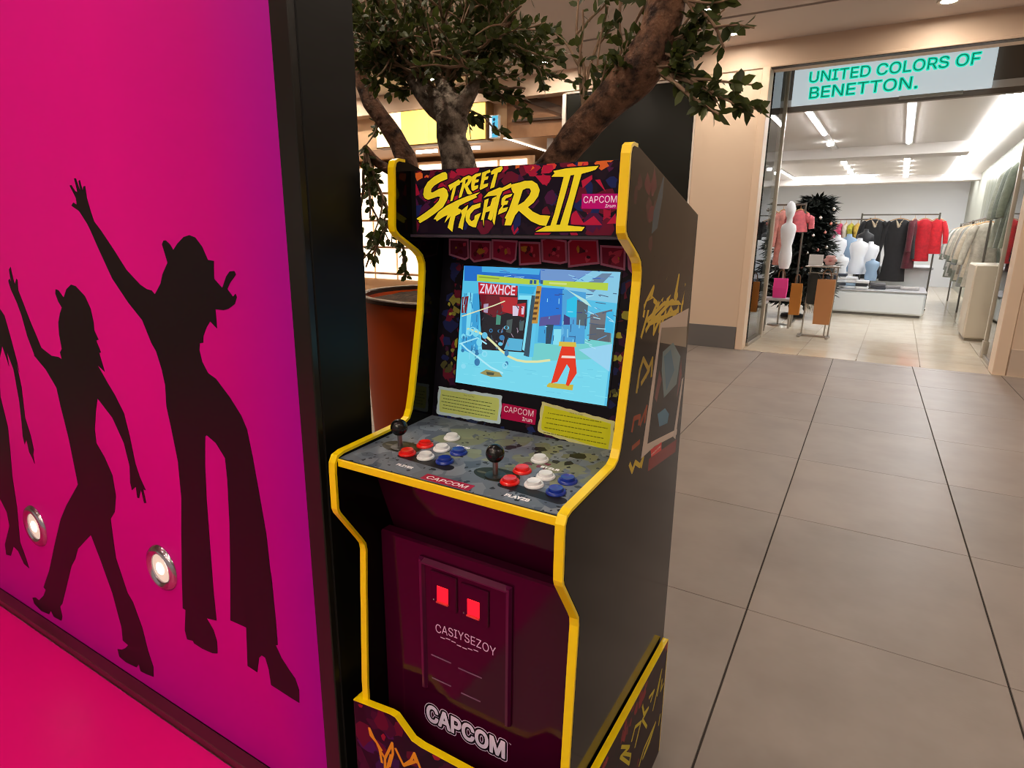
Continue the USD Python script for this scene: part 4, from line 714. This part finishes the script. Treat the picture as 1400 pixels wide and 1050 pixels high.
# sprays on the leaning stem
fan(800, 160, 1.92, [(785, 20, .0), (797, -10, -.05), (775, 40, .04)], 7, 1.08, .033, 1)
fan(812, 158, 1.92, [(838, 40, -.04), (850, 0, .03), (832, 90, -.06), (865, 20, 0)], 7, 1.05, .033, 1)
fan(850, 118, 1.88, [(858, 55, -.05), (880, 30, -.08), (846, 80, -.06), (870, 0, .1)], 7, 1.0, .036, 1)
fan(905, 70, 1.86, [(950, 20, -.03), (985, 10, 0), (965, 50, -.02), (940, 75, -.05), (1000, 0, .04), (930, 40, .08)], 7, .95, .036, 1)
fan(890, 92, 1.86, [(958, 96, -.02), (940, 108, -.05), (965, 70, .03)], 7, .9, .036, 0)
fan(900, 95, 1.85, [(1035, 158, -.06), (985, 162, -.10), (960, 110, .0)], 17, .98, .038, 0, .0, .05)
fan(945, 108, 1.83, [(1030, 122, .0), (1020, 150, -.03), (990, 128, -.05), (978, 158, -.02)], 9, .95, .036, 0, .0, .05)
fan(915, -10, 1.84, [(1040, 0, 0), (1000, -30, .1), (880, -40, -.1), (960, -60, 0), (850, -30, .1)], 9, .95, .037, 2)
# low leaves on the thin left stem, seen against the lit display
fan(520, 160, 1.98, [(500, 205, -.02), (512, 190, .1)], 5, 1.0, .034, 0, .05)
fan(500, 205, 1.97, [(500, 300, -.02), (525, 280, .06), (540, 310, 0), (510, 250, -.05), (505, 350, .1), (498, 260, .05), (530, 300, .1)], 8, 1.0, .036, 1, .04)
fan(560, 260, 2.03, [(510, 330, 0), (530, 365, .05), (515, 290, .05), (545, 340, -.02), (505, 290, .1), (500, 365, .0)], 8, 1.0, .037, 1, .03)
obj('twigs', twigs, M_TWIG, tree, kind='stuff', smooth=True)
Cv = CP; view = []
for i, (p, v) in enumerate(leaves):
    d = v-CP; zc = d@CF; px = 700+FPX*(d@CR)/zc; py = 525-FPX*(d@CU)/zc
    a = .5*abs(np.dot(np.cross(v[1]-v[0], v[3]-v[0]), CF))+.5*abs(np.dot(np.cross(v[3]-v[0], v[5]-v[0]), CF)); inside = px.min() > 486 and py.min() > 0 and py.max() < 385
    view.append((a/zc.mean()**2 if inside else 0, i))
view.sort(reverse=True); big = {i for _, i in view[:300]}; rest = [[], [], []]
for i, (p, v) in enumerate(leaves):
    m = trimesh.Trimesh(v, LFC, process=False); k = rb.randrange(3)
    if i in big: obj('leaf', m, M_LEAF[k], tree, smooth=True)
    else: rest[k].append(m)
obj('small_leaves', [m for r_ in rest for m in r_], M_LEAF[0], tree, kind='stuff', smooth=True)
# ---------------------------------------------------------------- inside the clothes shop
def fabric(name, c): return mat('fabric_'+name, S(*c), rough=.85, var=(14, S(*(int(v*.82) for v in c)), .35, .7), sheen=.2)
def loft(rings, n=18, wob=0., seed=0):
    """Closed skin through ellipses (z, half width, half depth, x shift)."""
    r = random.Random(seed); V = []; ang = np.arange(n)*2*math.pi/n
    for i, (z, a, b, sx) in enumerate(rings):
        k = 1+wob*np.sin(ang*5+seed)*min(1, i/2.5)+wob*.6*np.sin(ang*9+seed*2)*min(1, i/3); V.append(np.stack([sx+a*np.cos(ang)*k, b*np.sin(ang)*k, np.full(n, z)], 1))
    m = len(V); V = np.vstack(V+[[(rings[0][3], 0, rings[0][0])], [(rings[-1][3], 0, rings[-1][0])]])
    F = []
    for i in range(m-1):
        for j in range(n): a, b, c, d = i*n+j, i*n+(j+1) % n, (i+1)*n+(j+1) % n, (i+1)*n+j; F += [(a, c, b), (a, d, c)]
    for j in range(n): F += [(m*n, j, (j+1) % n), (m*n+1, (m-1)*n+(j+1) % n, (m-1)*n+j)]
    t = trimesh.Trimesh(V, F, process=False); t.fix_normals(); return t
M_WOOD = mat('pale_wood', S(206, 160, 112), rough=.5); M_RAIL = mat('rail_steel', S(130, 126, 120), rough=.3, metal=.8)
NG = [0]
def garment(label, fab, top, w, L, rotz, kind='coat', name='hanging_coat', cat='coat', group=None, dep=.075):
    """A garment on its hanger; top is the rail point it hangs from."""
    NG[0] += 1; s = NG[0]; t = thing(name, label, cat, group, top, rotz); h = w/2
    if kind == 'dress': rings = [(-.10, h*.25, dep*.4, 0), (-.12, h*.62, dep*.7, 0), (-.2, h*.66, dep, 0), (-.45, h*.6, dep, 0), (-L*.7, h*.85, dep*1.2, 0), (-L, h*1.0, dep*1.4, 0), (-L-.005, h*.7, dep, 0)]
    else: rings = [(-.085, h*.18, dep*.35, 0), (-.105, h*.36, dep*.6, 0), (-.145, h*.62, dep*.85, 0), (-.22, h*.66, dep, 0), (-.5*L, h*.62, dep*1.05, 0), (-.85*L, h*.74, dep*1.2, 0), (-L, h*.80, dep*1.3, 0), (-L-.006, h*.6, dep*.8, 0)]
    obj('body', loft(rings, 20, .05, s), fab, t, smooth=50)
    if kind == 'coat':
        for k in (-1, 1): obj('sleeve', sweep([(k*h*.52, 0, -.14), (k*h*.74, -.01, -.24), (k*h*.98, -.03, -.5*L), (k*h*1.08, -.045, -.5*L-.14-.05*L)], [.05, .056, .05, .042], 10), fab, t, smooth=50)
    if kind == 'coat' and L > 1.2: obj('collar', sweep([(-h*.22, -.01, -.10), (-h*.1, -dep*.75, -.16), (0, -dep*.95, -.24), (h*.1, -dep*.75, -.16), (h*.22, -.01, -.10)], [.018, .02, .022, .02, .018], 8), fabric('pale_collar', (206, 186, 160)), t, smooth=50)
    obj('hanger', [sweep([(-h*.7, 0, -.13), (-h*.3, 0, -.085), (0, 0, -.07), (h*.3, 0, -.085), (h*.7, 0, -.13)], [.009]*5, 6), sweep([(0, 0, -.07), (0, 0, -.02), (.012, 0, .004), (.0, 0, .016)], [.004]*4, 6)], M_WOOD, t, smooth=50)
    return t
ROT = -RS
def yw(px, py, Y): return on('y', Y, px, py)
# white plinth table and the grey table behind it
M_PLW = mat('plinth_white', S(232, 238, 242), rough=.22); M_GREYT = mat('table_grey', S(176, 176, 180), rough=.4)
p = yw(1130, 430, 12.9); q = yw(1262, 430, 12.9); zt_ = yw(1200, 397, 12.9)[2]; cx = (p[0]+q[0])/2; wd = q[0]-p[0]
t = thing('display_table', 'low white box table at the centre of the shop floor', 'table', None, (cx, 12.9, 0), ROT)
obj('body', bx(-wd/2, wd/2, 0, 1.5, .045, zt_-.03, .03), M_PLW, t); obj('plinth_foot', bx(-wd/2+.05, wd/2-.05, .05, 1.4, .002, .045), mat('plinth_foot', S(120, 116, 110), rough=.5), t); obj('table_top', bx(-wd/2-.01, wd/2+.01, -.01, 1.51, zt_-.029, zt_, .01), M_GREYT, t)
zt2 = yw(1210, 364, 15.2)[2]
t = thing('display_table', 'grey-topped table behind the low white table, under the black coats', 'table', None, (yw(1215, 380, 15.4)[0], 15.2, 0), ROT)
obj('table_top', bx(-.75, .75, 0, 1.6, zt2-.05, zt2, .01), M_GREYT, t); obj('body', bx(-.7, .7, .03, 1.55, .03, zt2-.051, .01), M_PLW, t)
# rails with clothes at the back
def rail(x0, x1, y, z, label):
    t = thing('clothes_rail', label, 'clothes rail', None, ((x0+x1)/2, y, 0), ROT); h = (x1-x0)/2
    obj('bar', cyl(.014, (-h, 0, z), (h, 0, z), 12), M_RAIL, t, smooth=40)
    for k in (-1, 1):
        obj('post', cyl(.016, (k*h, 0, .03), (k*h, 0, z+.03), 12), M_RAIL, t, smooth=40); obj('foot', bx(k*h-.02, k*h+.02, -.25, .25, .003, .03, .004), M_RAIL, t)
yb = 14.78
zr = yw(1215, 297, yb)[2]+.05
a0, a1 = yw(1178, 300, yb)[0], yw(1284, 300, yb)[0]
rail(a0, a1, yb, zr, 'steel clothes rail carrying the black coats and red clothes')
def hang(px, py, Y, zrail): return (yw(px, py, Y)[0], Y+.006, zrail-.004)
garment('black coat hanging left on the back rail above the tables', fabric('black', (34, 34, 36)), hang(1196, 300, yb, zr), .58, 1.28, ROT+.25)
garment('black coat with a pale collar hanging right on the back rail above the tables', fabric('black2', (42, 40, 42)), hang(1231, 300, yb, zr), .58, 1.32, ROT-.15)
garment('dark wine-red coat hanging beside the black coats', fabric('wine', (96, 24, 38)), hang(1251, 300, yb, zr), .46, 1.05, ROT+1.25)
garment('bright red top hanging right of the wine-red coat', fabric('red', (206, 22, 40)), hang(1265, 300, yb, zr), .42, .9, ROT+.1, dep=.09)
garment('scarlet jacket at the right end of the back rail', fabric('scarlet', (220, 30, 44)), hang(1283, 300, yb, zr), .34, .75, ROT-.2)
yb2 = 15.9; zr2 = yw(1160, 300, yb2)[2]
rail(yw(1138, 300, yb2)[0], yw(1190, 300, yb2)[0], yb2, zr2, 'steel clothes rail of pink, yellow and olive tops')
for px, nm, c, L in ((1144, 'rose', (222, 120, 150), .62), (1150, 'hot pink', (224, 70, 120), .55), (1158, 'cream', (236, 226, 208), .7), (1165, 'lime yellow', (206, 200, 60), .5), (1174, 'golden yellow', (226, 190, 84), .62), (1182, 'olive', (118, 108, 70), .8)):
    garment(f'{nm} top on the small coloured rail behind the white display', fabric(nm.replace(' ', '_'), c), hang(px, 300, yb2, zr2), .42, L, ROT+1.42, name='hanging_blouse', cat='blouse')
# white busts, stacks and bags standing on the low white table
M_WHT = mat('display_white', S(238, 240, 246), rough=.5); M_LBL = mat('display_blue', S(150, 176, 204), rough=.5); M_CHAR = mat('charcoal', S(44, 44, 48), rough=.5)
def bust(px, Y, h, w, label, m, base_z):
    t = thing('torso_form', label, 'display form', None, (yw(px, 360, Y)[0], Y, base_z), ROT)
    obj('body', loft([(h*.28, w*.36, .09, 0), (h*.45, w*.40, .11, 0), (h*.6, w*.33, .1, 0), (h*.8, w*.46, .12, 0), (h*.9, w*.42, .09, 0), (h*.95, w*.14, .06, 0), (h, w*.12, .055, 0), (h+.004, w*.05, .02, 0)], 20), m, t, smooth=60)
    obj('stand', cyl(.012, (0, 0, .02), (0, 0, h*.3), 10), M_RAIL, t); obj('base', lathe([(0, .0015), (.11, .0015), (.11, .012), (.02, .02), (0, .02)], 24), M_RAIL, t, smooth=40)
bust(1141, 13.3, .98, .36, 'white torso form at the left end of the low white table', M_WHT, zt_)
bust(1156, 13.75, 1.0, .36, 'pale blue torso form second from the left on the low white table', M_LBL, zt_)
bust(1171, 13.35, .92, .34, 'white torso form in the middle of the low white table', M_WHT, zt_)
bust(1187, 13.8, .86, .34, 'white torso form at the right of the white display', M_WHT, zt_)
rs = random.Random(8)
def boxes(px, Y, n, w, cols, label, bz):
    t = thing('folded_stack', label, 'folded clothes', None, (yw(px, 380, Y)[0], Y, bz+.002), ROT)
    for i in range(n): obj('folded_garment', bx(-w/2+rs.uniform(-.01, .01), w/2+rs.uniform(-.01, .01), -.13, .13, i*.055, i*.055+.052, .012), mat('fold_%d_%d_%d' % cols[i % len(cols)], S(*cols[i % len(cols)]), rough=.8), t)
boxes(1148, 13.05, 5, .24, [(236, 238, 244), (60, 66, 80), (220, 226, 236)], 'stack of white and slate folded clothes at the left front of the low table', zt_)
boxes(1164, 13.08, 4, .22, [(230, 232, 240), (150, 176, 204), (240, 240, 244)], 'stack of white and pale blue folded clothes on the low table', zt_)
boxes(1180, 13.05, 3, .2, [(236, 236, 240), (44, 44, 50)], 'low stack of white and black folded clothes on the low table', zt_)
bust(1150, 13.1, .62, .28, 'short white torso form in the front row of the low white table', M_WHT, zt_)
bust(1193, 13.2, .55, .26, 'short pale blue torso form at the right front of the white display', M_LBL, zt_)
bust(1178, 14.15, 1.1, .34, 'charcoal torso form at the back of the white display', M_CHAR, zt_)
boxes(1136, 13.05, 4, .2, [(232, 236, 244), (60, 66, 80)], 'stack of white and dark folded clothes at the far left corner of the low table', zt_)
boxes(1202, 13.3, 2, .26, [(70, 70, 76), (110, 108, 110)], 'two dark folded clothes right of the white display', zt_)
boxes(1225, 13.6, 1, .3, [(140, 136, 136)], 'single grey folded garment near the middle right of the low table', zt_)
boxes(1246, 13.4, 1, .28, [(186, 180, 178)], 'single pale folded garment near the right end of the low table', zt_)
boxes(1222, 15.5, 2, .34, [(150, 146, 150), (120, 116, 120)], 'grey folded clothes on the grey-topped table', zt2)
# long rail of coats along the right wall
aR = 1.36
def rw(d, a=aR, z=0.): return W(a, d, z)
def side_rail(d0, d1, z, label):
    t = thing('clothes_rail', label, 'clothes rail'); A, B = rw(d0, z=z), rw(d1, z=z)
    obj('bar', cyl(.015, A, B, 12), M_RAIL, t, smooth=40)
    for d in (d0, (d0+d1)/2, d1): obj('post', cyl(.016, rw(d, z=.003), rw(d, z=z+.02), 12), M_RAIL, t, smooth=40)
side_rail(3.9, 9.4, 1.72, 'long steel rail of pale coats along the right wall of the shop')
cc = [('stone', (188, 180, 164)), ('sage', (140, 144, 130)), ('beige', (204, 190, 168)), ('charcoal', (62, 64, 64)), ('white', (228, 224, 216)), ('taupe', (150, 136, 120)), ('grey', (150, 152, 152)), ('cream', (220, 208, 188))]
rs = random.Random(14)
for i in range(16):
    d = 4.05+i*.335; nm, c = cc[rs.randrange(len(cc))] if i > 2 else cc[(0, 2, 1)[i]]
    o = ('first', 'second', 'third', 'fourth', 'fifth', 'sixth', 'seventh', 'eighth', 'ninth', 'tenth', 'eleventh', 'twelfth', 'thirteenth', 'fourteenth', 'fifteenth', 'last')
    garment(f'{nm} coat, {o[i]} from the front in the row along the right wall', fabric('row_'+nm, c), rw(d, z=1.718), .5+rs.random()*.08, .85+rs.random()*.3, ROT+rs.uniform(-.25, .2), group='coats in the row along the right wall', dep=.07)
t = thing('display_block', 'tall beige display block beside the right entrance post', 'display block', None, rw(3.0, a=1.38), ROT)
obj('body', bx(-.22, .22, -.45, .45, .04, 1.05, .02), mat('beige_block', S(208, 196, 178), rough=.5), t); obj('foot', bx(-.19, .19, -.42, .42, .002, .04), mat('block_foot', S(150, 140, 124), rough=.5), t)
for i in range(3):
    garment(('sage green long coat hung high above the beige block, nearest the entrance', 'grey green long coat hung high above the beige block, in the middle', 'pale sage long coat hung high above the beige block, farthest in')[i], fabric(('s1', 's2', 's3')[i], ((116, 122, 104), (104, 110, 98), (138, 140, 124))[i]), tuple(W(1.50, 2.2+i*.5, 2.42)), .5, 1.15, ROT+.35, dep=.07)
t = thing('wall_rail', 'high steel rail on the sage wall above the beige block', 'clothes rail'); obj('bar', cyl(.014, W(1.5, 1.9, 2.425), W(1.5, 3.6, 2.425), 12), M_RAIL, t, smooth=40)
for d in (1.95, 3.55): obj('bracket', cyl(.012, W(1.5, d, 2.425), W(1.745, d, 2.425), 10), M_RAIL, t)
wp = thing('wall_right', None, None, kind='structure')
for i in range(14): obj('panel', wm(bx(1.722, 1.748, 1.3+i*.62, 1.3+i*.62+.60, .1, 2.95, .006)), mat('sage_panel_%d' % (i % 3), S(*((122, 124, 110), (132, 133, 118), (114, 118, 104))[i % 3]), rough=.3), wp)
# black bushy tree with baubles
tx, ty = -1.10, 11.9; th_ = yw(1138, 266, ty)[2]
xt = thing('fir_tree', 'dark bushy fir tree with small baubles inside the shop entrance', 'tree', None, (tx, ty, 0))
obj('trunk', sweep([(0, 0, .03), (.02, 0, .6), (.08, 0, 1.3), (.2, 0, th_-.05)], [.05, .045, .03, .01], 10), mat('fir_trunk', S(50, 38, 28), rough=.9), xt); obj('foot', lathe([(0, .002), (.2, .002), (.18, .05), (.06, .07), (0, .07)], 20), M_CHAR, xt, smooth=40)
rn = np.random.default_rng(4); fl = []
for i in range(4200):
    z = .25+(th_-.3)*rn.random()**.9; rad = (.52*(1-(z-.2)/(th_-.05))**.75+.06)*(.75+.35*math.sin(z*9)**2)*rn.random()**.55*1.12; an = rn.random()*6.283
    c = np.array([.2*(z/th_)**2+rad*math.cos(an), rad*math.sin(an), z]); d = np.array([math.cos(an), math.sin(an), rn.normal()*.4-.15]); d /= np.linalg.norm(d); s = np.cross(d, [0, 0, 1]); n_ = np.cross(s, d); L = .13+.08*rn.random()
    v = np.array([c, c+d*L*.5+s*.036, c+d*L, c+d*L*.5-s*.036, c+d*L*.5+n_*.02]); fl.append(trimesh.Trimesh(v, [(0, 1, 4), (1, 2, 4), (2, 3, 4), (3, 0, 4), (0, 3, 1), (1, 3, 2)], process=False))
obj('inner_foliage', loft([(.22, .12, .12, .03)]+[(z, (.40*(1-(z-.2)/(th_-.05))**.75+.03)*k, (.40*(1-(z-.2)/(th_-.05))**.75+.03)*k, .2*(z/th_)**2) for z, k in ((.26, 1), (.6, .9), (.9, 1), (1.2, .85), (1.5, .95), (1.8, .9))]+[(th_-.12, .03, .03, .18)], 14, .12, 2), mat('fir_green', S(16, 22, 16)), xt, smooth=True, kind='stuff')
obj('needles', fl, mat('fir_green', S(16, 22, 16), rough=.95, spec=.05), xt, kind='stuff')
for i, (px, py, c) in enumerate(((1122, 298, 0), (1128, 318, 1), (1112, 322, 0), (1136, 306, 1), (1118, 342, 1), (1104, 346, 0), (1130, 338, 0), (1096, 366, 1), (1124, 362, 0), (1140, 286, 0))):
    P_ = yw(px, py, ty-.42)
    lb_ = ('third from the top', 'fifth from the top', 'sixth from the top', 'second highest', 'eighth from the top', 'third lowest', 'seventh from the top', 'lowest, at the left', 'second lowest, at the right', 'highest')[i]; obj('bauble', [ball(.026, P_, 2), cyl(.007, P_+(0, 0, .022), P_+(0, 0, .034), 8)], mat(('bauble_silver', 'bauble_rose')[c], S(*((220, 216, 210), (196, 130, 120))[c]), rough=.15, metal=.8), None, smooth=True, label='small %s bauble on the dark fir tree, %s' % (('silver', 'rose')[c], lb_), cat='bauble', group='baubles on the fir tree')
# stand with bags in the doorway
sx0, sy0 = -.57, 9.5
t = thing('bag_stand', 'slim steel stand holding bags in the shop doorway', 'stand', None, (sx0, sy0, 0), ROT)
obj('base', [bx(-.21, .21, -.02, .02, .003, .03, .004), bx(-.2, -.16, -.16, .16, .003, .03, .004), bx(.16, .2, -.16, .16, .003, .03, .004)], M_STEEL, t)
for x in (-.16, .13, .18): obj('post', cyl(.010, (x, 0, .03), (x+.02, 0, .98), 10), M_STEEL, t, smooth=40)
obj('tray', bx(-.2, .22, -.12, .12, .98, 1.0, .004), M_STEEL, t); obj('hook_bar', cyl(.009, (-.16, -.06, .9), (.2, -.06, .9), 10), M_STEEL, t)
def bag(x, y, z, w, dpt, h, m, label, name='paper_bag', cat='bag', rz=0):
    t = thing(name, label, cat, None, (x, y, z), ROT+rz)
    obj('body', hull([(sx*w/2*k, sy*dpt/2*k2, zz) for sx in (-1, 1) for sy in (-1, 1) for zz, k, k2 in ((0, .93, 1.), (h, 1., .55), (h*.5, 1.02, .95))]), m, t)
    obj('handle', sweep([(-w*.22, 0, h-.01), (-w*.2, 0, h+.09), (0, 0, h+.13), (w*.2, 0, h+.09), (w*.22, 0, h-.01)], [.007]*5, 8), mat('bag_handle', S(120, 82, 52), rough=.6), t, smooth=50)
bag(sx0+.08, sy0-.07, .20, .22, .11, .62, mat('kraft', S(188, 130, 84), rough=.7), 'brown kraft bag hanging on the doorway stand')
bag(sx0-.32, sy0+.35, .26, .15, .08, .46, mat('orange_bag', S(206, 134, 52), rough=.6), 'narrow orange bag left of the doorway stand')
t = thing('fringed_scarf', 'black and silver fringed scarf hanging on the doorway stand', 'scarf', None, (sx0-.08, sy0-.075, .9), ROT)
obj('body', loft([(0, .05, .02, 0), (-.05, .075, .028, 0), (-.3, .07, .03, 0), (-.42, .06, .03, 0), (-.43, .03, .02, 0)], 14, .1, 3), fabric('fringe', (40, 40, 38)), t, smooth=50)
for i in range(7): obj('fringe', sweep([(-.05+i*.016, 0, -.41), (-.055+i*.017, .004, -.5), (-.05+i*.015, 0, -.56)], [.006, .005, .003], 6), fabric('silver', (190, 184, 170)), t)
t = thing('price_card', 'small white card standing on the doorway stand', 'card', None, (sx0-.09, sy0, 1.001), ROT); obj('card', bx(-.09, .09, -.006, .006, 0, .15, .002), M_WHT, t)
t = thing('plush_flower', 'pale pink fabric flower on the doorway stand beside the white card', 'decoration', None, (sx0+.09, sy0-.02, 1.001), ROT)
for i in range(6): obj('petal', (lambda m: (m.apply_scale((1, .5, .75)), m.apply_translation((.045*math.cos(i*1.047), 0, .075+.045*math.sin(i*1.047))), m)[2])(ball(.04, (0, 0, 0), 2)), mat('petal_pink', S(226, 178, 178), rough=.7), t, smooth=True)
obj('flower_centre', ball(.022, (0, -.022, .075), 2), mat('petal_mid', S(200, 130, 130), rough=.7), t, smooth=True)
# left part of the shop
t = thing('wall_shelves', 'dark and mirrored shelf unit on the left side of the shop', 'shelf', None, tuple(W(-2.3, 4.6, 0)), ROT)
obj('back_board', bx(-1.0, .45, .32, .35, .05, 2.7), mat('shelf_brown', S(120, 96, 80), rough=.4), t)
for x in (-1.0, -.28, .44): obj('upright', bx(x-.012, x+.012, 0, .32, .003, 2.7, .003), M_STEEL, t)
for z in (.3, .62, .94, 1.9, 2.2, 2.5): obj('shelf', bx(-.98, .425, .0, .315, z, z+.02, .003), mat('shelf_glass', S(206, 206, 200), rough=.2), t)
x_, y_, z_ = yw(1076, 330, 10.5)
t = thing('shop_mannequin', 'white mannequin figure with a plain head behind the left entrance post', 'mannequin', None, (x_, y_, 0), ROT)
hh = yw(1081, 275, y_)[2]
obj('body', loft([(.9, .07, .06, 0), (1.0, .095, .08, 0), (1.12, .095, .08, 0), (1.25, .075, .06, 0), (1.38, .1, .07, 0), (hh-.42, .115, .07, 0), (hh-.36, .10, .06, 0), (hh-.32, .045, .045, 0), (hh-.25, .042, .045, 0), (hh-.21, .06, .075, 0), (hh-.12, .078, .095, 0), (hh-.04, .055, .07, 0), (hh, .015, .02, 0)], 20), M_WHT, t, smooth=60)
obj('stand', cyl(.014, (0, 0, .02), (0, 0, .95), 10), M_STEEL, t); obj('base', lathe([(0, .002), (.16, .002), (.15, .02), (0, .022)], 24), M_STEEL, t, smooth=40)
zr3 = yw(1075, 280, 11.0)[2]
rail(yw(1046, 280, 11.0)[0], yw(1102, 280, 11.0)[0], 11.0, zr3, 'steel clothes rail of coral and crimson tops at the left of the shop')
for px, py, Y, nm, c, w_, L, lab in ((1094, 292, 11.0, 'coral', (228, 110, 120), .34, .42, 'coral pink top hanging right of the white mannequin'), (1057, 268, 11.0, 'crimson', (170, 26, 52), .36, .62, 'crimson red top seen through the left glass pane'), (1071, 290, 11.0, 'blush', (226, 150, 140), .22, .95, 'long blush pink garment by the left entrance post')):
    P_ = hang(px, py, Y, zr3); garment(lab, fabric(nm, c), P_, w_, L, ROT+.2, name='hanging_blouse', cat='blouse')
for px, py, Y, c, lab in ((1065, 392, 10.3, (236, 60, 150), 'hot pink bag on the floor beside the left entrance post'), (1028, 388, 9.6, (222, 70, 130), 'deep pink bag behind the left glass pane')):
    P_ = yw(px, py+18, Y); bag(P_[0], P_[1], .46, .2, .1, .3, mat('pinkbag%d' % px, S(*c), rough=.6), lab)
    t = thing('low_bench', 'low grey bench under the %s' % lab[:lab.index(' bag')+4], 'bench', None, (P_[0], P_[1], 0), ROT); obj('seat', bx(-.22, .22, -.15, .15, .42, .458, .006), M_GREYT, t)
    for sx in (-.19, .19):
        for sy in (-.12, .12): obj('leg', bx(sx-.015, sx+.015, sy-.015, sy+.015, .003, .419), M_STEEL, t)
rs = random.Random(77)
SHW = lambda a, d, z: tuple(W(a, d, z))
for i in range(14):
    z = (.32, .64, .96, 1.92, 2.22)[i % 5]; a = -2.6+rs.random()*1.15
    ci = rs.randrange(6); c = [(190, 60, 90), (226, 216, 206), (60, 60, 66), (206, 160, 90), (120, 140, 160), (236, 130, 150)][ci]; lv = ('lowest', 'second lowest', 'middle', 'second highest', 'highest')[i % 5]
    t = thing('folded_stack', '%s folded garment, %s on the %s shelf of the left shelf unit' % (('rose', 'cream', 'black', 'ochre', 'blue grey', 'pink')[ci], ('leftmost', 'middle', 'rightmost')[i//5], lv), 'folded clothes', 'folded clothes on the left shelf unit', W(-3.1+(i//5)*.42+(i % 5)*.03, 4.76, z+.021), ROT)
    obj('folded_garment', bx(-.1, .1, -.1, .1, 0, .12, .015), mat('fold_%d_%d_%d' % c, S(*c), rough=.8), t)
